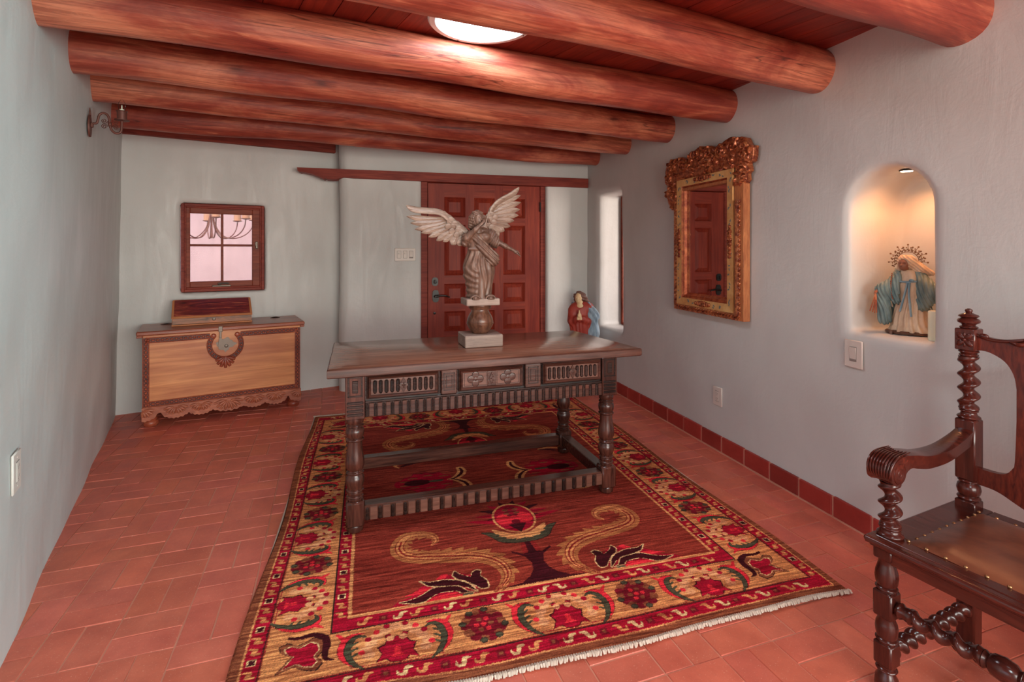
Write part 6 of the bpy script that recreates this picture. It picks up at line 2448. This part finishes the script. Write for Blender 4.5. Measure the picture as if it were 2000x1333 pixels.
# ------------------------------------------------------------------ wall sconce
def build_sconce():
    # local x points out of the left wall, local z up
    s = 1.325
    p = LA + LT * s - LO * 0.047
    rz = math.atan2(-LO[1], -LO[0])
    root = thing('wall_sconce', 'rusty iron candle sconce with scrolled arm and clear bulb high on the left wall', 'sconce', (p[0], p[1], 0), rz)
    b = MB()
    pl = []
    for k in range(28):
        a = 2 * PI * k / 28
        pl.append((.042 * math.cos(a), 2.022 + .060 * math.sin(a)))
    b.prism(pl, 0.002, 0.010, 'yz')
    b.tube([(.006, 0, 2.075), (.006, 0, 2.105), (.006, 0, 2.122)], [.006, .004, .002], 8)
    b.box(.008, .022, -.008, .008, 2.015, 2.04, .003)
    b.build('back_plate', 'rust', root, 40)
    arm = [(.018, 2.038), (.035, 2.042), (.041, 2.063), (.047, 2.088), (.062, 2.100), (.078, 2.096), (.088, 2.078), (.092, 2.055), (.094, 2.030), (.103, 2.008),
           (.120, 1.996), (.138, 2.002), (.145, 2.026), (.146, 2.068)]
    b = MB().tube([(x, 0, z) for x, z in smooth_pts(arm, 5)], .0062, 10)
    b.ball((.0925, 0, 2.043), (.010, .010, .012), 10, 8)
    am = b.build('arm', 'rust', root, 60)
    for s_, cx in ((-1, .068), (1, .118)):
        for t in (-1, 1):
            pts = []
            for k in range(22):
                a = k / 21 * 3.4 * PI
                r = .0145 * (1 - k / 26)
                pts.append((cx - s_ * r * math.cos(a), 0, 2.043 + t * (.015 + 0) + t * r * math.sin(a) * -1))
            pts = [(.0925, 0, 2.043)] + pts
            MB().tube(pts, .0021, 6).build('scroll', 'rust', am, 60)
    b = MB().lathe([(.012, 2.066), (.036, 2.070), (.036, 2.074), (.022, 2.076)], (.146, 0, 0), 20)
    b.lathe([(.023, 2.074), (.0235, 2.118), (.028, 2.120), (.028, 2.123), (.012, 2.124)], (.146, 0, 0), 20)
    b.build('candle_cup', 'rust', root, 40)
    b = MB().lathe([(.010, 2.122), (.016, 2.135), (.0185, 2.150), (.016, 2.166), (.009, 2.180), (.003, 2.190)], (.146, 0, 0), 18)
    b.build('bulb', 'glass', root, 60)
    MB().lathe([(.011, 2.122), (.011, 2.132), (.003, 2.134), (.002, 2.155)], (.146, 0, 0), 10).build('bulb_base', 'candle', root, 40)

# ------------------------------------------------------------------ switches and outlets
def plate(root, w, h, inserts):
    MB().box(-w / 2, w / 2, -.006, .002, -h / 2, h / 2, .004).build('cover_plate', 'white', root, 40)
    for kind, x in inserts:
        b = MB().box(x - .0195, x + .0195, -.0072, -.004, -.036, .036, .001)
        b.build('insert_frame', 'whitegap', root, 0)
        if kind == 'rocker':
            b = MB()
            b.add([(x - .017, -.0065, -.033), (x + .017, -.0065, -.033), (x + .017, -.009, 0), (x - .017, -.009, 0), (x + .017, -.0125, .033), (x - .017, -.0125, .033),
                   (x - .017, -.005, -.033), (x + .017, -.005, -.033), (x + .017, -.005, .033), (x - .017, -.005, .033)],
                  [(0, 1, 2, 3), (3, 2, 4, 5), (5, 4, 8, 9), (0, 6, 7, 1), (0, 3, 5, 9, 6), (1, 7, 8, 4, 2)])
            b.build('rocker', 'white', root, 0)
        elif kind == 'toggle':
            MB().box(x - .017, x + .017, -.0082, -.005, -.033, .033, .001).build('toggle_face', 'white', root, 0)
            MB().box(x - .006, x + .006, -.02, -.007, .002, .018, .002).build('toggle', 'white', root, 0)
        else:
            MB().box(x - .017, x + .017, -.0085, -.005, -.033, .033, .002).build('socket_face', 'white', root, 0)
            for z in (-.017, .017):
                b = MB().box(x - .008, x - .005, -.0092, -.008, z - .002, z + .008).box(x + .005, x + .008, -.0092, -.008, z - .002, z + .007)
                b.lathe([(.0025, -.008), (.0025, -.0092)], (x, 0, z - .008), 8, 1)
                b.build('socket_slot', 'whitegap', root, 0)
    for kind, x in inserts:
        for z in (-.048, .048):
            MB().lathe([(.003, -.0055), (.003, -.0068)], (x, 0, z), 8, 1).build('screw', 'white', root, 0)
def build_plates():
    r = thing('light_switch', 'wide white switch plate with three switches on the wall left of the door', 'light switch', (0.353, YD - .003, 1.302))
    plate(r, 0.200, 0.126, [('toggle', -.058), ('toggle', 0), ('rocker', .058)])
    r = thing('light_switch', 'single white rocker switch on the right wall just below the lit niche', 'light switch', (XR - .003, 2.003, 0.843), -PI / 2)
    plate(r, 0.098, 0.134, [('rocker', 0)])
    r = thing('power_outlet', 'white power outlet low on the right wall below the gilded mirror', 'outlet', (XR - .003, 3.025, 0.362), -PI / 2)
    plate(r, 0.092, 0.127, [('socket', 0)])
    p = LA + LT * 0.088 - LO * (0.017)
    r = thing('power_outlet', 'white power outlet on the left wall at the left edge of the view', 'outlet', (p[0], p[1], 0.600), math.atan2(LT[1], LT[0]))
    plate(r, 0.092, 0.135, [('socket', 0)])

# ------------------------------------------------------------------ niche lamp and candle
def build_niche_bits():
    r = thing('spotlight', 'small black spotlight under the arch of the niche', 'spotlight', (2.43, 1.862, 1.745))
    b = MB().lathe([(.030, .0), (.032, -.012), (.030, -.026), (.026, -.028)], (0, 0, 0), 24)
    b.lathe([(.006, .0), (.006, .03)], (0, 0, 0), 8)
    b.build('housing', 'black', r, 40)
    MB().lathe([(.025, -.0275), (.024, -.0295), (.01, -.031)], (0, 0, 0), 20).build('lens', 'spot', r, 40)
    l = light('bulb_light', 'SPOT', (0, 0, -.036), (0, 0, 0), 8.5, (1.0, .39, .14), spot_size=math.radians(150), spot_blend=0.8, shadow_soft_size=.022)
    l.parent = r
    r = thing('pillar_candle', 'cream pillar candle at the near edge of the niche mostly hidden by the wall', 'candle', (2.372, 1.690, 0.9555))
    b = MB().lathe([(.026, 0), (.028, .004), (.028, .125), (.025, .129), (.01, .124), (.003, .123)], (0, 0, 0), 24)
    b.build('wax', 'candle', r, 40)
    MB().tube([(0, 0, .12), (.001, 0, .134)], .0012, 6).build('wick', 'black', r, 40)
build_sconce()
build_plates()
build_niche_bits()
